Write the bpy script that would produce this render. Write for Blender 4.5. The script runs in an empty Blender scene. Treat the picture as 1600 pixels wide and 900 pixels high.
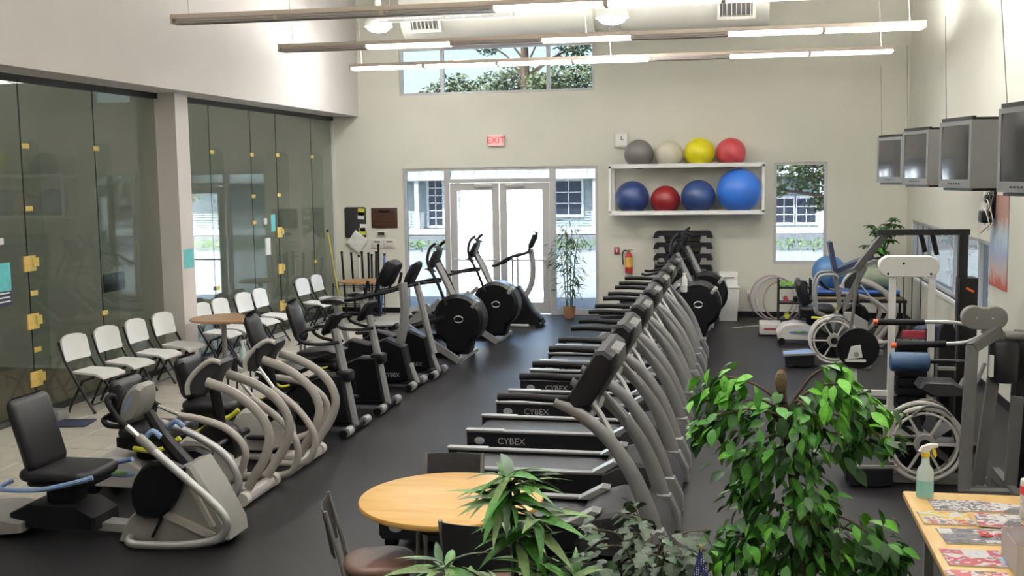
import bpy, bmesh, math, random
from mathutils import Vector, Matrix
import numpy as np
PI = math.pi; R = math.radians
random.seed(7)
sc = bpy.context.scene
COL = sc.collection

# ---------------------------------------------------------------- camera
cam_d = bpy.data.cameras.new('camera'); cam_d.sensor_width = 36.0; cam_d.lens = 36.0 * 1700.0 / 1600.0
cam_d.clip_start = 0.05; cam_d.clip_end = 500
cam = bpy.data.objects.new('camera', cam_d); COL.objects.link(cam)
_f, _sl, _vx, _vy = 1700.0, 0.0148, 355.0, 182.0
_ab = np.linalg.solve(np.array([[_vy, _f], [_f, -_vy + _sl * _vx]]), np.array([-_vx, _sl * _f]))
_X = np.array([1, _ab[0], _ab[1]]); _X /= np.linalg.norm(_X)
_Y = np.array([_vx, _vy, _f]); _Y /= np.linalg.norm(_Y)
_Z = np.cross(_X, _Y)
if _Z[1] < 0: _Z = -_Z
_R = np.array([_X, _Y, _Z])
cm = Matrix.Identity(4)
for i in range(3):
    cm[i][0] = _R[i][0]; cm[i][1] = _R[i][1]; cm[i][2] = -_R[i][2]
cm.translation = (0, 0, 2.6)
cam.matrix_world = cm
sc.camera = cam

# ---------------------------------------------------------------- world, sun, exposure
w = bpy.data.worlds.new('world'); sc.world = w; w.use_nodes = True
nt = w.node_tree; nt.nodes.clear()
wo = nt.nodes.new('ShaderNodeOutputWorld'); bg = nt.nodes.new('ShaderNodeBackground')
sky = nt.nodes.new('ShaderNodeTexSky'); sky.sky_type = 'NISHITA'; sky.sun_disc = False
sky.sun_elevation = R(55); sky.sun_rotation = R(235); sky.air_density = 1.0; sky.dust_density = 3.0
bg.inputs['Strength'].default_value = 3.0
nt.links.new(sky.outputs[0], bg.inputs[0]); nt.links.new(bg.outputs[0], wo.inputs[0])
sun_d = bpy.data.lights.new('sun', 'SUN'); sun_d.energy = 80.0; sun_d.angle = R(0.6); sun_d.color = (1, .96, .9)
sun = bpy.data.objects.new('sun', sun_d); COL.objects.link(sun)
sun.rotation_euler = (R(29), 0, R(-42))     # high, from the left rear: lights the road and the house across it
sc.view_settings.view_transform = 'Standard'; sc.view_settings.look = 'None'
sc.view_settings.exposure = 0.22; sc.view_settings.gamma = 1.0; sc.view_settings.use_curve_mapping = False
LIT = 17.0       # strength of the lit fluorescent lenses
BAY = 170.0       # strength of the high-bay lamps

# ---------------------------------------------------------------- materials
MATS = {}
def mat(name, col, rough=.5, metal=0., var=.0, scale=8., bump=0., bscale=60., emit=None, estr=0., spec=None, trans=0., coat=0.):
    m = bpy.data.materials.new(name); m.use_nodes = True; MATS[name] = m
    n = m.node_tree.nodes; l = m.node_tree.links; b = n['Principled BSDF']
    c = (*col, 1)
    b.inputs['Base Color'].default_value = c; b.inputs['Roughness'].default_value = rough; b.inputs['Metallic'].default_value = metal
    if coat: b.inputs['Coat Weight'].default_value = coat; b.inputs['Coat Roughness'].default_value = .15
    if spec is not None: b.inputs['Specular IOR Level'].default_value = spec
    if emit: b.inputs['Emission Color'].default_value = (*emit, 1); b.inputs['Emission Strength'].default_value = estr
    if trans: b.inputs['Transmission Weight'].default_value = trans
    if var or bump:
        tc = n.new('ShaderNodeTexCoord')
    if var:
        t = n.new('ShaderNodeTexNoise'); t.inputs['Scale'].default_value = scale; t.inputs['Detail'].default_value = 4
        l.new(tc.outputs['Object'], t.inputs['Vector'])
        r = n.new('ShaderNodeValToRGB')
        r.color_ramp.elements[0].position = .3; r.color_ramp.elements[1].position = .7
        r.color_ramp.elements[0].color = (*[max(0, x * (1 - var)) for x in col], 1)
        r.color_ramp.elements[1].color = (*[min(1, x * (1 + var)) for x in col], 1)
        l.new(t.outputs[0], r.inputs[0]); l.new(r.outputs[0], b.inputs['Base Color'])
    if bump:
        t2 = n.new('ShaderNodeTexNoise'); t2.inputs['Scale'].default_value = bscale; t2.inputs['Detail'].default_value = 3
        l.new(tc.outputs['Object'], t2.inputs['Vector'])
        bp = n.new('ShaderNodeBump'); bp.inputs['Strength'].default_value = bump; bp.inputs['Distance'].default_value = .01
        l.new(t2.outputs[0], bp.inputs['Height']); l.new(bp.outputs[0], b.inputs['Normal'])
    return m
def glassmat(name, col, rough=.0, f0=.04, boost=1.0):
    m = bpy.data.materials.new(name); m.use_nodes = True; MATS[name] = m
    n = m.node_tree.nodes; l = m.node_tree.links; n.clear()
    o = n.new('ShaderNodeOutputMaterial'); mx = n.new('ShaderNodeMixShader')
    tr = n.new('ShaderNodeBsdfTransparent'); tr.inputs[0].default_value = (*col, 1)
    gl = n.new('ShaderNodeBsdfGlossy'); gl.inputs['Roughness'].default_value = rough
    lw = n.new('ShaderNodeLayerWeight'); lw.inputs[0].default_value = .5
    p = n.new('ShaderNodeMath'); p.operation = 'POWER'; p.inputs[1].default_value = 5.0
    a = n.new('ShaderNodeMath'); a.operation = 'MULTIPLY_ADD'; a.inputs[1].default_value = (1 - f0) * boost; a.inputs[2].default_value = f0
    a.use_clamp = True
    l.new(lw.outputs['Facing'], p.inputs[0]); l.new(p.outputs[0], a.inputs[0]); l.new(a.outputs[0], mx.inputs[0])
    l.new(tr.outputs[0], mx.inputs[1]); l.new(gl.outputs[0], mx.inputs[2]); l.new(mx.outputs[0], o.inputs[0])
    return m
def woodmat(name, c1, c2, rough=.35, scale=3., rot=0., stretch=(1, 12, 12)):
    m = bpy.data.materials.new(name); m.use_nodes = True; MATS[name] = m
    n = m.node_tree.nodes; l = m.node_tree.links; b = n['Principled BSDF']; b.inputs['Roughness'].default_value = rough
    tc = n.new('ShaderNodeTexCoord'); mp = n.new('ShaderNodeMapping'); mp.inputs['Scale'].default_value = stretch; mp.inputs['Rotation'].default_value = (0, 0, rot)
    t = n.new('ShaderNodeTexNoise'); t.inputs['Scale'].default_value = scale; t.inputs['Detail'].default_value = 6
    r = n.new('ShaderNodeValToRGB'); r.color_ramp.elements[0].position = .3; r.color_ramp.elements[1].position = .72
    r.color_ramp.elements[0].color = (*c1, 1); r.color_ramp.elements[1].color = (*c2, 1)
    l.new(tc.outputs['Object'], mp.inputs[0]); l.new(mp.outputs[0], t.inputs[0]); l.new(t.outputs[0], r.inputs[0]); l.new(r.outputs[0], b.inputs['Base Color'])
    return m
mat('wall', (.68, .665, .575), .85, var=.025, scale=1.5, bump=.12, bscale=120)
mat('wall_l', (.68, .635, .60), .85, var=.02, scale=1.5, bump=.12, bscale=120)
mat('soffit', (.40, .38, .35), .85, var=.03, scale=2)
mat('ceil', (.80, .79, .74), .9, var=.02, scale=2)
mat('rubber', (.0115, .0108, .0125), .40, var=.12, scale=3, bump=.25, bscale=150, spec=0.22)
mat('tile', (.47, .43, .37), .35, var=.10, scale=5)
mat('grout', (.22, .21, .19), .9)
mat('court_wall', (.68, .69, .66), .7, var=.08, scale=1.2)
mat('court_floor', (.20, .15, .09), .4, var=.15, scale=2)
mat('alu', (.52, .51, .50), .45, .35, var=.03, scale=4)
mat('darktrack', (.05, .05, .05), .5, spec=0.2)
mat('white', (.78, .77, .74), .5, var=.02)
mat('offwhite', (.66, .62, .55), .6, var=.03)
mat('black', (.0045, .0042, .0055), .35, var=.2, scale=10, spec=0.3)
mat('black_soft', (.0075, .007, .009), .55, var=.25, scale=20, bump=.2, bscale=200, spec=0.2)
mat('vinyl', (.011, .0105, .013), .38, var=.2, scale=9, bump=.15, bscale=90, spec=0.35)
mat('charcoal', (.030, .029, .032), .5, var=.12, scale=9, spec=0.3)
mat('silver', (.27, .268, .27), .42, .35, var=.05, scale=12)
mat('silver_lt', (.44, .435, .43), .35, .5, var=.05, scale=12)
mat('chrome', (.75, .75, .75), .15, 1.0)
mat('greyshell', (.235, .225, .21), .45, var=.05, scale=6)
mat('beige_tube', (.38, .35, .315), .38, var=.04, scale=8)
mat('whiteshell', (.50, .475, .45), .42, var=.04, scale=6)
mat('tvgrey', (.17, .17, .168), .5, var=.03, scale=6)
mat('greypaint', (.165, .16, .152), .45, var=.06, scale=8)
mat('frame_grey', (.10, .098, .096), .5, var=.08, scale=8)
mat('blue_rub', (.05, .13, .42), .4, var=.1, scale=12)
mat('blue_lt', (.20, .30, .52), .4, var=.1, scale=12)
mat('yellow', (.62, .62, .05), .4, var=.08, scale=12)
mat('sticker', (.72, .50, .14), .6, var=.12, scale=30)
mat('belt', (.028, .028, .032), .38, var=.15, scale=20, bump=.15, bscale=300, spec=0.4)
mat('letter', (.33, .33, .33), .5)
mat('letter_blk', (.02, .02, .03), .5)
mat('paper', (.75, .74, .70), .8, var=.04, scale=20)
mat('teal', (.12, .50, .52), .6, var=.08, scale=14)
mat('navy', (.012, .014, .045), .6, var=.1, scale=12)
mat('green_leaf', (.045, .19, .018), .45, var=.45, scale=9)
mat('green_lt', (.13, .42, .035), .45, var=.3, scale=11)
mat('green_dk', (.018, .07, .014), .45, var=.4, scale=9)
mat('green_bam', (.06, .09, .04), .5, var=.45, scale=12)
mat('green_pale', (.16, .26, .085), .45, var=.35, scale=10)
mat('grey_leaf', (.065, .092, .06), .5, var=.35, scale=12)
mat('bark', (.11, .075, .045), .85, var=.3, scale=14, bump=.5, bscale=40)
mat('terracotta', (.25, .12, .05), .7, var=.2, scale=10)
mat('moss', (.13, .09, .045), .95, var=.4, scale=30, bump=1, bscale=60)
mat('brownseat', (.165, .095, .075), .38, var=.15, scale=8)
mat('dkmetal', (.016, .015, .018), .4, .3, var=.1, scale=9, spec=0.4)
mat('cream_bottle', (.62, .72, .70), .25, var=.03, spec=.5)
mat('liquid', (.30, .62, .60), .25, var=.05)
mat('trig_yel', (.85, .60, .03), .35)
woodmat('tabletop', (.56, .30, .062), (.69, .425, .125), .42, 2.2, R(-20), (1, 7, 7))
woodmat('cafe_top', (.30, .155, .06), (.42, .235, .10), .35, 3)
woodmat('desk', (.66, .40, .12), (.80, .54, .20), .35, 2.5, 0, (6, 1, 6))
glassmat('glass_court', (.84, .86, .83), .0, .05, 1.3)
glassmat('glass_tint', (.26, .28, .285), .0, .04)
glassmat('glass_clear', (.93, .95, .95), .0, .04)
glassmat('glass_cler', (.31, .325, .335), .0, .04)
glassmat('glass_fin', (.93, .96, .94), .0, .03, .6)

# ---------------------------------------------------------------- mesh helpers
def rrect(sx, sy, r, seg=3):
    r = min(r, sx / 2 - 1e-4, sy / 2 - 1e-4); out = []
    for cx, cy, a0 in ((1, 1, 0), (-1, 1, 90), (-1, -1, 180), (1, -1, 270)):
        for k in range(seg + 1):
            a = R(a0 + 90 * k / seg)
            out.append((cx * (sx / 2 - r) + r * math.cos(a), cy * (sy / 2 - r) + r * math.sin(a)))
    return out
def spline(pts, res=6):
    P = [Vector(p) for p in pts]; out = []
    for i in range(len(P) - 1):
        p0 = P[i - 1] if i else P[0] * 2 - P[1]; p1 = P[i]; p2 = P[i + 1]; p3 = P[i + 2] if i + 2 < len(P) else P[-1] * 2 - P[-2]
        for k in range(res):
            t = k / res
            out.append(.5 * ((2 * p1) + (p2 - p0) * t + (2 * p0 - 5 * p1 + 4 * p2 - p3) * t * t + (3 * p1 - p0 - 3 * p2 + p3) * t ** 3))
    out.append(P[-1]); return out
class MB:
    def __init__(s): s.v = []; s.f = []
    def add(s, v, f, M=None):
        o = len(s.v)
        s.v += [tuple(M @ Vector(p)) if M else tuple(p) for p in v]
        s.f += [tuple(i + o for i in q) for q in f]; return s
    def box(s, c, d, M=None):
        x, y, z = c; a, b, e = d[0] / 2, d[1] / 2, d[2] / 2
        v = [(x + i * a, y + j * b, z + k * e) for k in (-1, 1) for j in (-1, 1) for i in (-1, 1)]
        return s.add(v, [(0, 2, 3, 1), (4, 5, 7, 6), (0, 1, 5, 4), (2, 6, 7, 3), (0, 4, 6, 2), (1, 3, 7, 5)], M)
    def bb(s, x0, x1, y0, y1, z0, z1, M=None):
        return s.box(((x0 + x1) / 2, (y0 + y1) / 2, (z0 + z1) / 2), (abs(x1 - x0), abs(y1 - y0), abs(z1 - z0)), M)
    def rbox(s, c, d, r=.03, e=None, seg=3, M=None, rings=2):
        e = min(r if e is None else e, d[2] / 2 - 1e-4); n = 4 * (seg + 1); v = []; L = []
        for k in range(rings + 1):
            a = PI / 2 * k / rings; L.append((e * (1 - math.sin(a)), -d[2] / 2 + e * (1 - math.cos(a))))
        L += [(i, -z) for i, z in reversed(L)]
        for ins, z in L:
            for px, py in rrect(d[0] - 2 * ins, d[1] - 2 * ins, max(r - ins * .5, .002), seg): v.append((c[0] + px, c[1] + py, c[2] + z))
        f = [tuple(range(n - 1, -1, -1)), tuple(range(len(v) - n, len(v)))]
        for k in range(len(L) - 1):
            for i in range(n): f.append((k * n + i, k * n + (i + 1) % n, (k + 1) * n + (i + 1) % n, (k + 1) * n + i))
        return s.add(v, f, M)
    def prism(s, poly, t0, t1, ax='y', M=None, bev=0.):
        n = len(poly); v = []
        cx = sum(p[0] for p in poly) / n; cy = sum(p[1] for p in poly) / n
        def P(a, b, t): return {'y': (a, t, b), 'z': (a, b, t), 'x': (t, a, b)}[ax]
        def ins(p, q):
            d = math.hypot(p[0] - cx, p[1] - cy) or 1
            return (p[0] - (p[0] - cx) / d * q, p[1] - (p[1] - cy) / d * q)
        sg = 1 if t1 > t0 else -1
        L = [(0, t0), (0, t1)] if not bev else [(bev, t0), (0, t0 + sg * bev), (0, t1 - sg * bev), (bev, t1)]
        for q, t in L: v += [P(*ins(p, q), t) for p in poly]
        f = [tuple(range(n - 1, -1, -1)), tuple(range(len(v) - n, len(v)))]
        for k in range(len(L) - 1):
            for i in range(n): f.append((k * n + i, k * n + (i + 1) % n, (k + 1) * n + (i + 1) % n, (k + 1) * n + i))
        return s.add(v, f, M)
    def tube(s, pts, r, n=8, res=0, closed=False, ry=None, ref=None, M=None, sq=False):
        P = spline(pts, res) if res else [Vector(p) for p in pts]
        N = len(P); rs = r if isinstance(r, (list, tuple)) else None
        def rad(i):
            if not rs: return r
            t = i / (N - 1) * (len(rs) - 1); k = min(int(t), len(rs) - 2); return rs[k] + (rs[k + 1] - rs[k]) * (t - k)
        T = []
        for i in range(N):
            a = P[(i - 1) % N] if (closed or i) else P[i]; b = P[(i + 1) % N] if (closed or i < N - 1) else P[i]
            d = (b - a); T.append(d.normalized() if d.length > 1e-9 else Vector((0, 0, 1)))
        u = Vector(ref) if ref else (Vector((0, 1, 0)) if abs(T[0].y) < .9 else Vector((0, 0, 1)))
        v = []
        for i in range(N):
            u = (u - T[i] * u.dot(T[i])); u = u.normalized() if u.length > 1e-6 else T[i].orthogonal().normalized()
            b = T[i].cross(u); rr = rad(i); ru = ry if ry is not None else rr
            for k in range(n):
                a = 2 * PI * (k + (.5 if sq else 0)) / n; q = 1.41421 if sq else 1
                v.append(P[i] + u * (ru * q * math.cos(a)) + b * (rr * q * math.sin(a)))
        f = []
        for i in range(N if closed else N - 1):
            j = (i + 1) % N
            for k in range(n): f.append((i * n + k, i * n + (k + 1) % n, j * n + (k + 1) % n, j * n + k))
        if not closed: f += [tuple(range(n - 1, -1, -1)), tuple(range((N - 1) * n, N * n))]
        return s.add(v, f, M)
    def sq(s, p0, p1, a, b=None, ref=None, M=None):   # square/rectangular bar, half sizes
        return s.tube([p0, p1], a, 4, ry=(b if b is not None else a), ref=ref, sq=True, M=M)
    def cyl(s, p0, p1, r0, r1=None, n=16, M=None):
        return s.tube([p0, p1], [r0, r0 if r1 is None else r1], n, M=M)
    def lathe(s, prof, n=20, M=None, cap=True):
        v = []; f = []
        for r, z in prof:
            for k in range(n): v.append((r * math.cos(2 * PI * k / n), r * math.sin(2 * PI * k / n), z))
        for i in range(len(prof) - 1):
            for k in range(n): f.append((i * n + k, i * n + (k + 1) % n, (i + 1) * n + (k + 1) % n, (i + 1) * n + k))
        if cap: f += [tuple(range(n - 1, -1, -1)), tuple(range((len(prof) - 1) * n, len(prof) * n))]
        return s.add(v, f, M)
    def ell(s, c, r, nu=16, nv=10, M=None):
        prof = []
        v = []; f = []
        for i in range(1, nv):
            t = PI * i / nv
            for k in range(nu):
                p = 2 * PI * k / nu
                v.append((c[0] + r[0] * math.sin(t) * math.cos(p), c[1] + r[1] * math.sin(t) * math.sin(p), c[2] - r[2] * math.cos(t)))
        a = len(v); v += [(c[0], c[1], c[2] - r[2]), (c[0], c[1], c[2] + r[2])]
        for i in range(nv - 2):
            for k in range(nu): f.append((i * nu + k, i * nu + (k + 1) % nu, (i + 1) * nu + (k + 1) % nu, (i + 1) * nu + k))
        for k in range(nu):
            f.append((a, (k + 1) % nu, k)); f.append((a + 1, (nv - 2) * nu + k, (nv - 2) * nu + (k + 1) % nu))
        return s.add(v, f, M)
    def mesh(s, name, m, smooth=True, ang=38, fix=True):
        me = bpy.data.meshes.new(name); me.from_pydata(s.v, [], s.f)
        if fix:
            bm = bmesh.new(); bm.from_mesh(me); bmesh.ops.recalc_face_normals(bm, faces=bm.faces[:]); bm.to_mesh(me); bm.free()
        me.materials.append(MATS[m] if isinstance(m, str) else m)
        if smooth:
            me.polygons.foreach_set('use_smooth', [True] * len(me.polygons)); me.set_sharp_from_angle(angle=R(ang))
        me.update(); return me
    def build(s, name, m, parent=None, loc=(0, 0, 0), rz=0, **k):
        return place(name, s.mesh(name, m, **k), parent, loc, rz)
def place(name, me, parent=None, loc=(0, 0, 0), rz=0):
    o = bpy.data.objects.new(name, me); COL.objects.link(o)
    o.location = loc; o.rotation_euler = (0, 0, rz)
    if parent: o.parent = parent
    return o
def thing(name, label, cat, loc=(0, 0, 0), rz=0, group=None):
    o = bpy.data.objects.new(name, None); COL.objects.link(o); o.empty_display_size = .1
    o.location = loc; o.rotation_euler = (0, 0, rz); return tag(o, label, cat, group)
def tag(o, label=None, cat=None, group=None, kind=None):
    if label: o['label'] = label
    if cat: o['category'] = cat
    if group: o['group'] = group
    if kind: o['kind'] = kind
    return o
def struct(o): o['kind'] = 'structure'; return o
KIDS = {}
def copy_tree(o, parent=None):
    c = o.copy(); COL.objects.link(c)
    if parent: c.parent = parent
    for ch in o.children: copy_tree(ch, c)
    return c
def dup(o, loc, rz, label, group=None):
    c = copy_tree(o); c.location = loc; c.rotation_euler = (0, 0, rz); c['label'] = label
    if group: c['group'] = group
    return c
def text_mesh(s, size, m, depth=.002, mirror=False):
    cu = bpy.data.curves.new('lettering', 'FONT'); cu.body = s; cu.size = size; cu.extrude = depth; cu.align_x = 'CENTER'; cu.align_y = 'CENTER'; cu.resolution_u = 2
    o = bpy.data.objects.new('lettering', cu); COL.objects.link(o)
    dg = bpy.context.evaluated_depsgraph_get(); me = bpy.data.meshes.new_from_object(o.evaluated_get(dg))
    bpy.data.objects.remove(o); bpy.data.curves.remove(cu)
    me.materials.clear(); me.materials.append(MATS[m]); return me
def put_text(me, parent, loc, rot, name='lettering'):
    o = bpy.data.objects.new(name, me); COL.objects.link(o); o.location = loc; o.rotation_euler = rot
    if parent: o.parent = parent
    return o
def rot_m(loc, rx=0, ry=0, rz=0):
    return Matrix.Translation(loc) @ Matrix.Rotation(rz, 4, 'Z') @ Matrix.Rotation(ry, 4, 'Y') @ Matrix.Rotation(rx, 4, 'X')

# ---------------------------------------------------------------- room shell
D = 19.85; XL = -7.62; XR = 2.85; SOF = -7.08; ZC = 6.4; YF = -1.6
def wall_cells(a0, a1, z0, z1, holes):
    """rectangles of a wall face left over around rectangular holes (a0,a1,z0,z1)"""
    A = sorted({a0, a1, *[h[0] for h in holes], *[h[1] for h in holes]}); Z = sorted({z0, z1, *[h[2] for h in holes], *[h[3] for h in holes]})
    for i in range(len(A) - 1):
        for j in range(len(Z) - 1):
            ca = (A[i] + A[i + 1]) / 2; cz = (Z[j] + Z[j + 1]) / 2
            if not any(h[0] < ca < h[1] and h[2] < cz < h[3] for h in holes): yield A[i], A[i + 1], Z[j], Z[j + 1]
DOOR = (-6.24, -2.52, 0, 2.745); CLER = (-6.26, -2.57, 4.10, 4.98); WINB = (.60, 1.515, .95, 2.75); WINR = (13.45, 19.3, .84, 1.745)
m = MB()
for a, b, c, d in wall_cells(XL - 6.6, XR + .25, 0, ZC + .3, [DOOR, CLER, WINB]): m.bb(a, b, D, D + .22, c, d)
bm_ = m.mesh('wall_back', 'wall', smooth=False)
b2 = bmesh.new(); b2.from_mesh(bm_); bmesh.ops.remove_doubles(b2, verts=b2.verts[:], dist=1e-4)
def strip_inner(bmx):
    seen = {}
    for f in bmx.faces: seen.setdefault(tuple(sorted(v.index for v in f.verts)), []).append(f)
    bmesh.ops.delete(bmx, geom=[f for l in seen.values() if len(l) > 1 for f in l], context='FACES_ONLY')
b2.verts.index_update(); strip_inner(b2); b2.to_mesh(bm_); b2.free()
struct(place('wall_back', bm_))
m = MB()
for a, b, c, d in wall_cells(YF, D, 0, ZC + .3, [WINR]): m.bb(XR, XR + .25, a, b, c, d)
bm_ = m.mesh('wall_right', 'wall', smooth=False)
b2 = bmesh.new(); b2.from_mesh(bm_); bmesh.ops.remove_doubles(b2, verts=b2.verts[:], dist=1e-4); b2.verts.index_update(); strip_inner(b2); b2.to_mesh(bm_); b2.free()
struct(place('wall_right', bm_))
struct(MB().bb(SOF - .5, SOF, YF, D, 3.75, ZC + .3).build('wall_left', 'wall_l', smooth=False))
struct(MB().bb(XL - 6.6, XR + .25, YF - .25, YF, 0, ZC + .3).build('wall_front', 'wall', smooth=False))
struct(MB().bb(SOF - .5, XR + .25, YF - .25, D + .22, ZC, ZC + .25).build('ceiling', 'ceil', smooth=False))
struct(MB().bb(-5.52, XR, YF, D, -.1, 0).build('floor', 'rubber', smooth=False))
tf = struct(MB().bb(XL - .06, -5.52, YF, D, -.1, -.006).build('floor', 'grout', smooth=False))
tm = MB().rbox((0, 0, 0), (.519, .519, .012), .006, .003, seg=1, rings=1).mesh('tile', 'tile', smooth=False)
for i in range(4):
    for j in range(26):
        place('tile', tm, tf, (XL + .27 + i * .5255, D - .265 - j * .5255, -.006))
struct(MB().bb(XL - .08, XL - .005, YF, 13.4, 0, .06).bb(XL - .08, XL - .005, 13.75, D, 0, .06).build('trim_1', 'darktrack', smooth=False))
struct(MB().bb(XL - .06, XL + .03, YF, 13.4, 3.68, 3.75).bb(XL - .06, XL + .03, 13.75, D, 3.68, 3.75).build('trim_2', 'darktrack', smooth=False))
struct(MB().bb(XL - .2, -7.34, 13.40, 13.75, 0, 3.75).build('wall_pier', 'wall_l', smooth=False))
# base boards
struct(MB().bb(XL, DOOR[0], D - .015, D - .0005, 0, .1).bb(DOOR[1], XR, D - .015, D - .0005, 0, .1).build('baseboard_back', 'black_soft', smooth=False))
struct(MB().bb(XR - .015, XR - .0005, YF, D - .016, 0, .1).build('baseboard_right', 'black_soft', smooth=False))
# squash courts behind the glass
struct(MB().bb(-13.9, XL - .09, YF, D, -.1, -.01).build('floor', 'court_floor', smooth=False))
struct(MB().bb(-14.1, -13.9, YF, D, -.1, ZC).build('wall_court', 'court_wall', smooth=False))
struct(MB().bb(-13.9, XL - .2, 13.47, 13.68, -.01, ZC).build('wall_court', 'court_wall', smooth=False))
struct(MB().bb(-13.9, SOF - .51, D - .03, D - .005, -.01, ZC).build('wall_court', 'court_wall', smooth=False))
struct(MB().bb(-14.1, SOF - .5, YF, D, ZC, ZC + .25).build('ceiling', 'court_wall', smooth=False))
mat('court_fill', (1, 1, 1), .5, emit=(.95, 1, .92), estr=11.0)  # unseen glowing panels, added on the court ceilings to brighten the courts
for y in (3, 8, 12, 16.7):
    cl = thing('court_fill', 'added unseen light panel inside the courts at %s' % {3: 'the near end', 8: 'the middle', 12: 'the pier', 16.7: 'the far end'}[y], 'lamp', (-10.8, y, ZC - .05), 0, 'added court light panels')
    MB().rbox((0, 0, 0), (1.2, .6, .08), .02).build('housing', 'white', cl); MB().bb(-.55, .55, -.25, .25, -.06, -.041).build('diffuser', 'court_fill', cl, smooth=False)
# glass wall: panes, splice plates, fins
gw = thing('glass_partition', 'tall frameless glass wall of the courts along the left side', 'glass wall', (XL, 0, 0))
gw['kind'] = 'structure'; del gw['category']
seams1 = [-1.55, .77, 2.17, 3.57, 4.97, 6.37, 7.77, 9.17, 10.57, 11.96, 13.39]; seams2 = [13.76, 14.90, 16.28, 17.26, 18.80, D - .01]
for S in (seams1, seams2):
    for a, b in zip(S[:-1], S[1:]):
        MB().bb(-.02, -.008, a + .004, b - .004, .06, 3.68).build('pane', 'glass_court', gw, smooth=False)
for y in seams1[1:-1] + seams2[1:-1]: MB().bb(-.021, -.007, y - .0028, y + .0028, .06, 3.68).build('seam_gasket', 'darktrack', gw, smooth=False)
fin_poly = [(0, .02), (.20, .02)] + [(.20 - .12 * (1 - math.cos(R(a))), 2.95 + .10 * math.sin(R(a))) for a in range(0, 91, 15)] + [(0, 3.05)]
for y in (9.17, 10.57, 11.96, 14.90, 16.28, 17.26, 18.80):
    MB().prism(fin_poly, y - .006, y + .006, 'y').build('glass_fin', 'glass_fin', gw, smooth=False)
def plates(y, zs, big):
    for z in zs:
        mm = MB()
        if big: mm.rbox((.008, 0, 0), (.02, .20, .17), .004, .003, seg=1, rings=1).rbox((.022, .09, .01), (.014, .1, .10), .004, .003, seg=1, rings=1)
        else: mm.rbox((.006, 0, 0), (.014, .12, .055), .003, .002, seg=1, rings=1)
        o = mm.build('splice_plate', 'sticker', gw, (0, y, z))
plates(10.57, (1.71, 1.07, .43), True); plates(10.62, (2.99, 2.31, 1.38, .75), False); plates(11.96, (2.99, .99), False)
plates(17.24, (1.69, 1.07, .44), True); plates(17.27, (2.99, 2.32), False); plates(14.93, (3.0, .98), False); plates(16.28, (2.98, 2.32, 1.9), False); plates(18.8, (2.98, 1.07), False)
MB().rbox((-.4, 12.85, 1.28), (.02, .50, .24), .01).build('niche', 'charcoal', gw)

# entrance: frame, sidelights, transom, two doors
fr = thing('door_1', 'double glass entrance doors with sidelights and transom in grey frame', 'doors', (0, D, 0)); fr['kind'] = 'structure'; del fr['category']
x0, x1, _, zt = DOOR; dl, dr, dz = -5.335, -3.425, 2.46
m = MB(); t = .05
m.bb(x0, x0 + .055, .02, .15, 0, zt).bb(x1 - .055, x1, .02, .15, 0, zt).bb(x0 + .055, x1 - .055, .02, .15, zt - .055, zt)
m.bb(dl - .1, dl, .02, .15, 0, zt - .055).bb(dr, dr + .1, .02, .15, 0, zt - .055).bb(dl, dr, .02, .15, dz, dz + .075)
m.bb(x0 + .055, dl - .1, .02, .15, 0, .1).bb(dr + .1, x1 - .055, .02, .15, 0, .1)
m.build('frame', 'alu', fr, smooth=False)
for a, b, c, d in ((x0 + .055, dl - .1, .1, zt - .055), (dr + .1, x1 - .055, .1, zt - .055), (dl, dr, dz + .075, zt - .055)):
    MB().bb(a, b, .08, .09, c, d).build('pane', 'glass_tint', fr, smooth=False)
mid = (dl + dr) / 2
for a, b, s in ((dl + .008, mid - .006, 1), (mid + .006, dr - .008, -1)):
    lf = MB().bb(a, a + .135, .045, .09, .012, dz - .006).bb(b - .135, b, .045, .09, .012, dz - .006).bb(a + .135, b - .135, .045, .09, dz - .14, dz - .006).bb(a + .135, b - .135, .045, .09, .012, .22).build('door_leaf', 'alu', fr, smooth=False)
    MB().bb(a + .135, b - .135, .064, .070, .22, dz - .14).build('pane', 'glass_clear', lf, smooth=False)
    MB().cyl((a + .06, .0, 1.02), (b - .06, .0, 1.02), .016, n=8).bb(a + .05, a + .09, -.01, .046, .99, 1.05).bb(b - .09, b - .05, -.01, .046, .99, 1.05).build('push_bar', 'alu', lf)
    MB().rbox(((a + b) / 2 + s * .18, .025, dz - .055), (.34, .05, .07), .01).build('door_closer', 'alu', lf)
for k, ch in enumerate('ORBETA'[1:]):
    me = text_mesh(ch, .105, 'letter', .001)
    put_text(me, fr, (dl + .21, .06, 2.17 - k * .155), (R(90), 0, PI), 'door_letter')
def window(name, x0, x1, z0, z1, mull, gm, tag_y=D, bars=.05):
    w = thing(name, 'window', 'window', (0, tag_y, 0)); w['kind'] = 'structure'; del w['category']; del w['label']
    m = MB().bb(x0, x0 + bars, .03, .14, z0, z1).bb(x1 - bars, x1, .03, .14, z0, z1).bb(x0 + bars, x1 - bars, .03, .14, z0, z0 + bars).bb(x0 + bars, x1 - bars, .03, .14, z1 - bars, z1)
    E = [x0 + bars] + [q for x in mull for q in (x - .03, x + .03)] + [x1 - bars]
    for x in mull: m.bb(x - .03, x + .03, .03, .14, z0 + bars, z1 - bars)
    m.build('window_frame', 'alu', w, smooth=False)
    for a, b in zip(E[::2], E[1::2]): MB().bb(a, b, .08, .088, z0 + bars, z1 - bars).build('pane', gm, w, smooth=False)
    return w
window('window_1', *CLER, (-5.44, -3.43), 'glass_cler')
window('window_2', *WINB, (), 'glass_tint')
w3 = window('window_3', -5.85 / 2, 5.85 / 2, WINR[2], WINR[3], (-2.4, -1.85, .6, 2.2), 'glass_tint', D)
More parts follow.
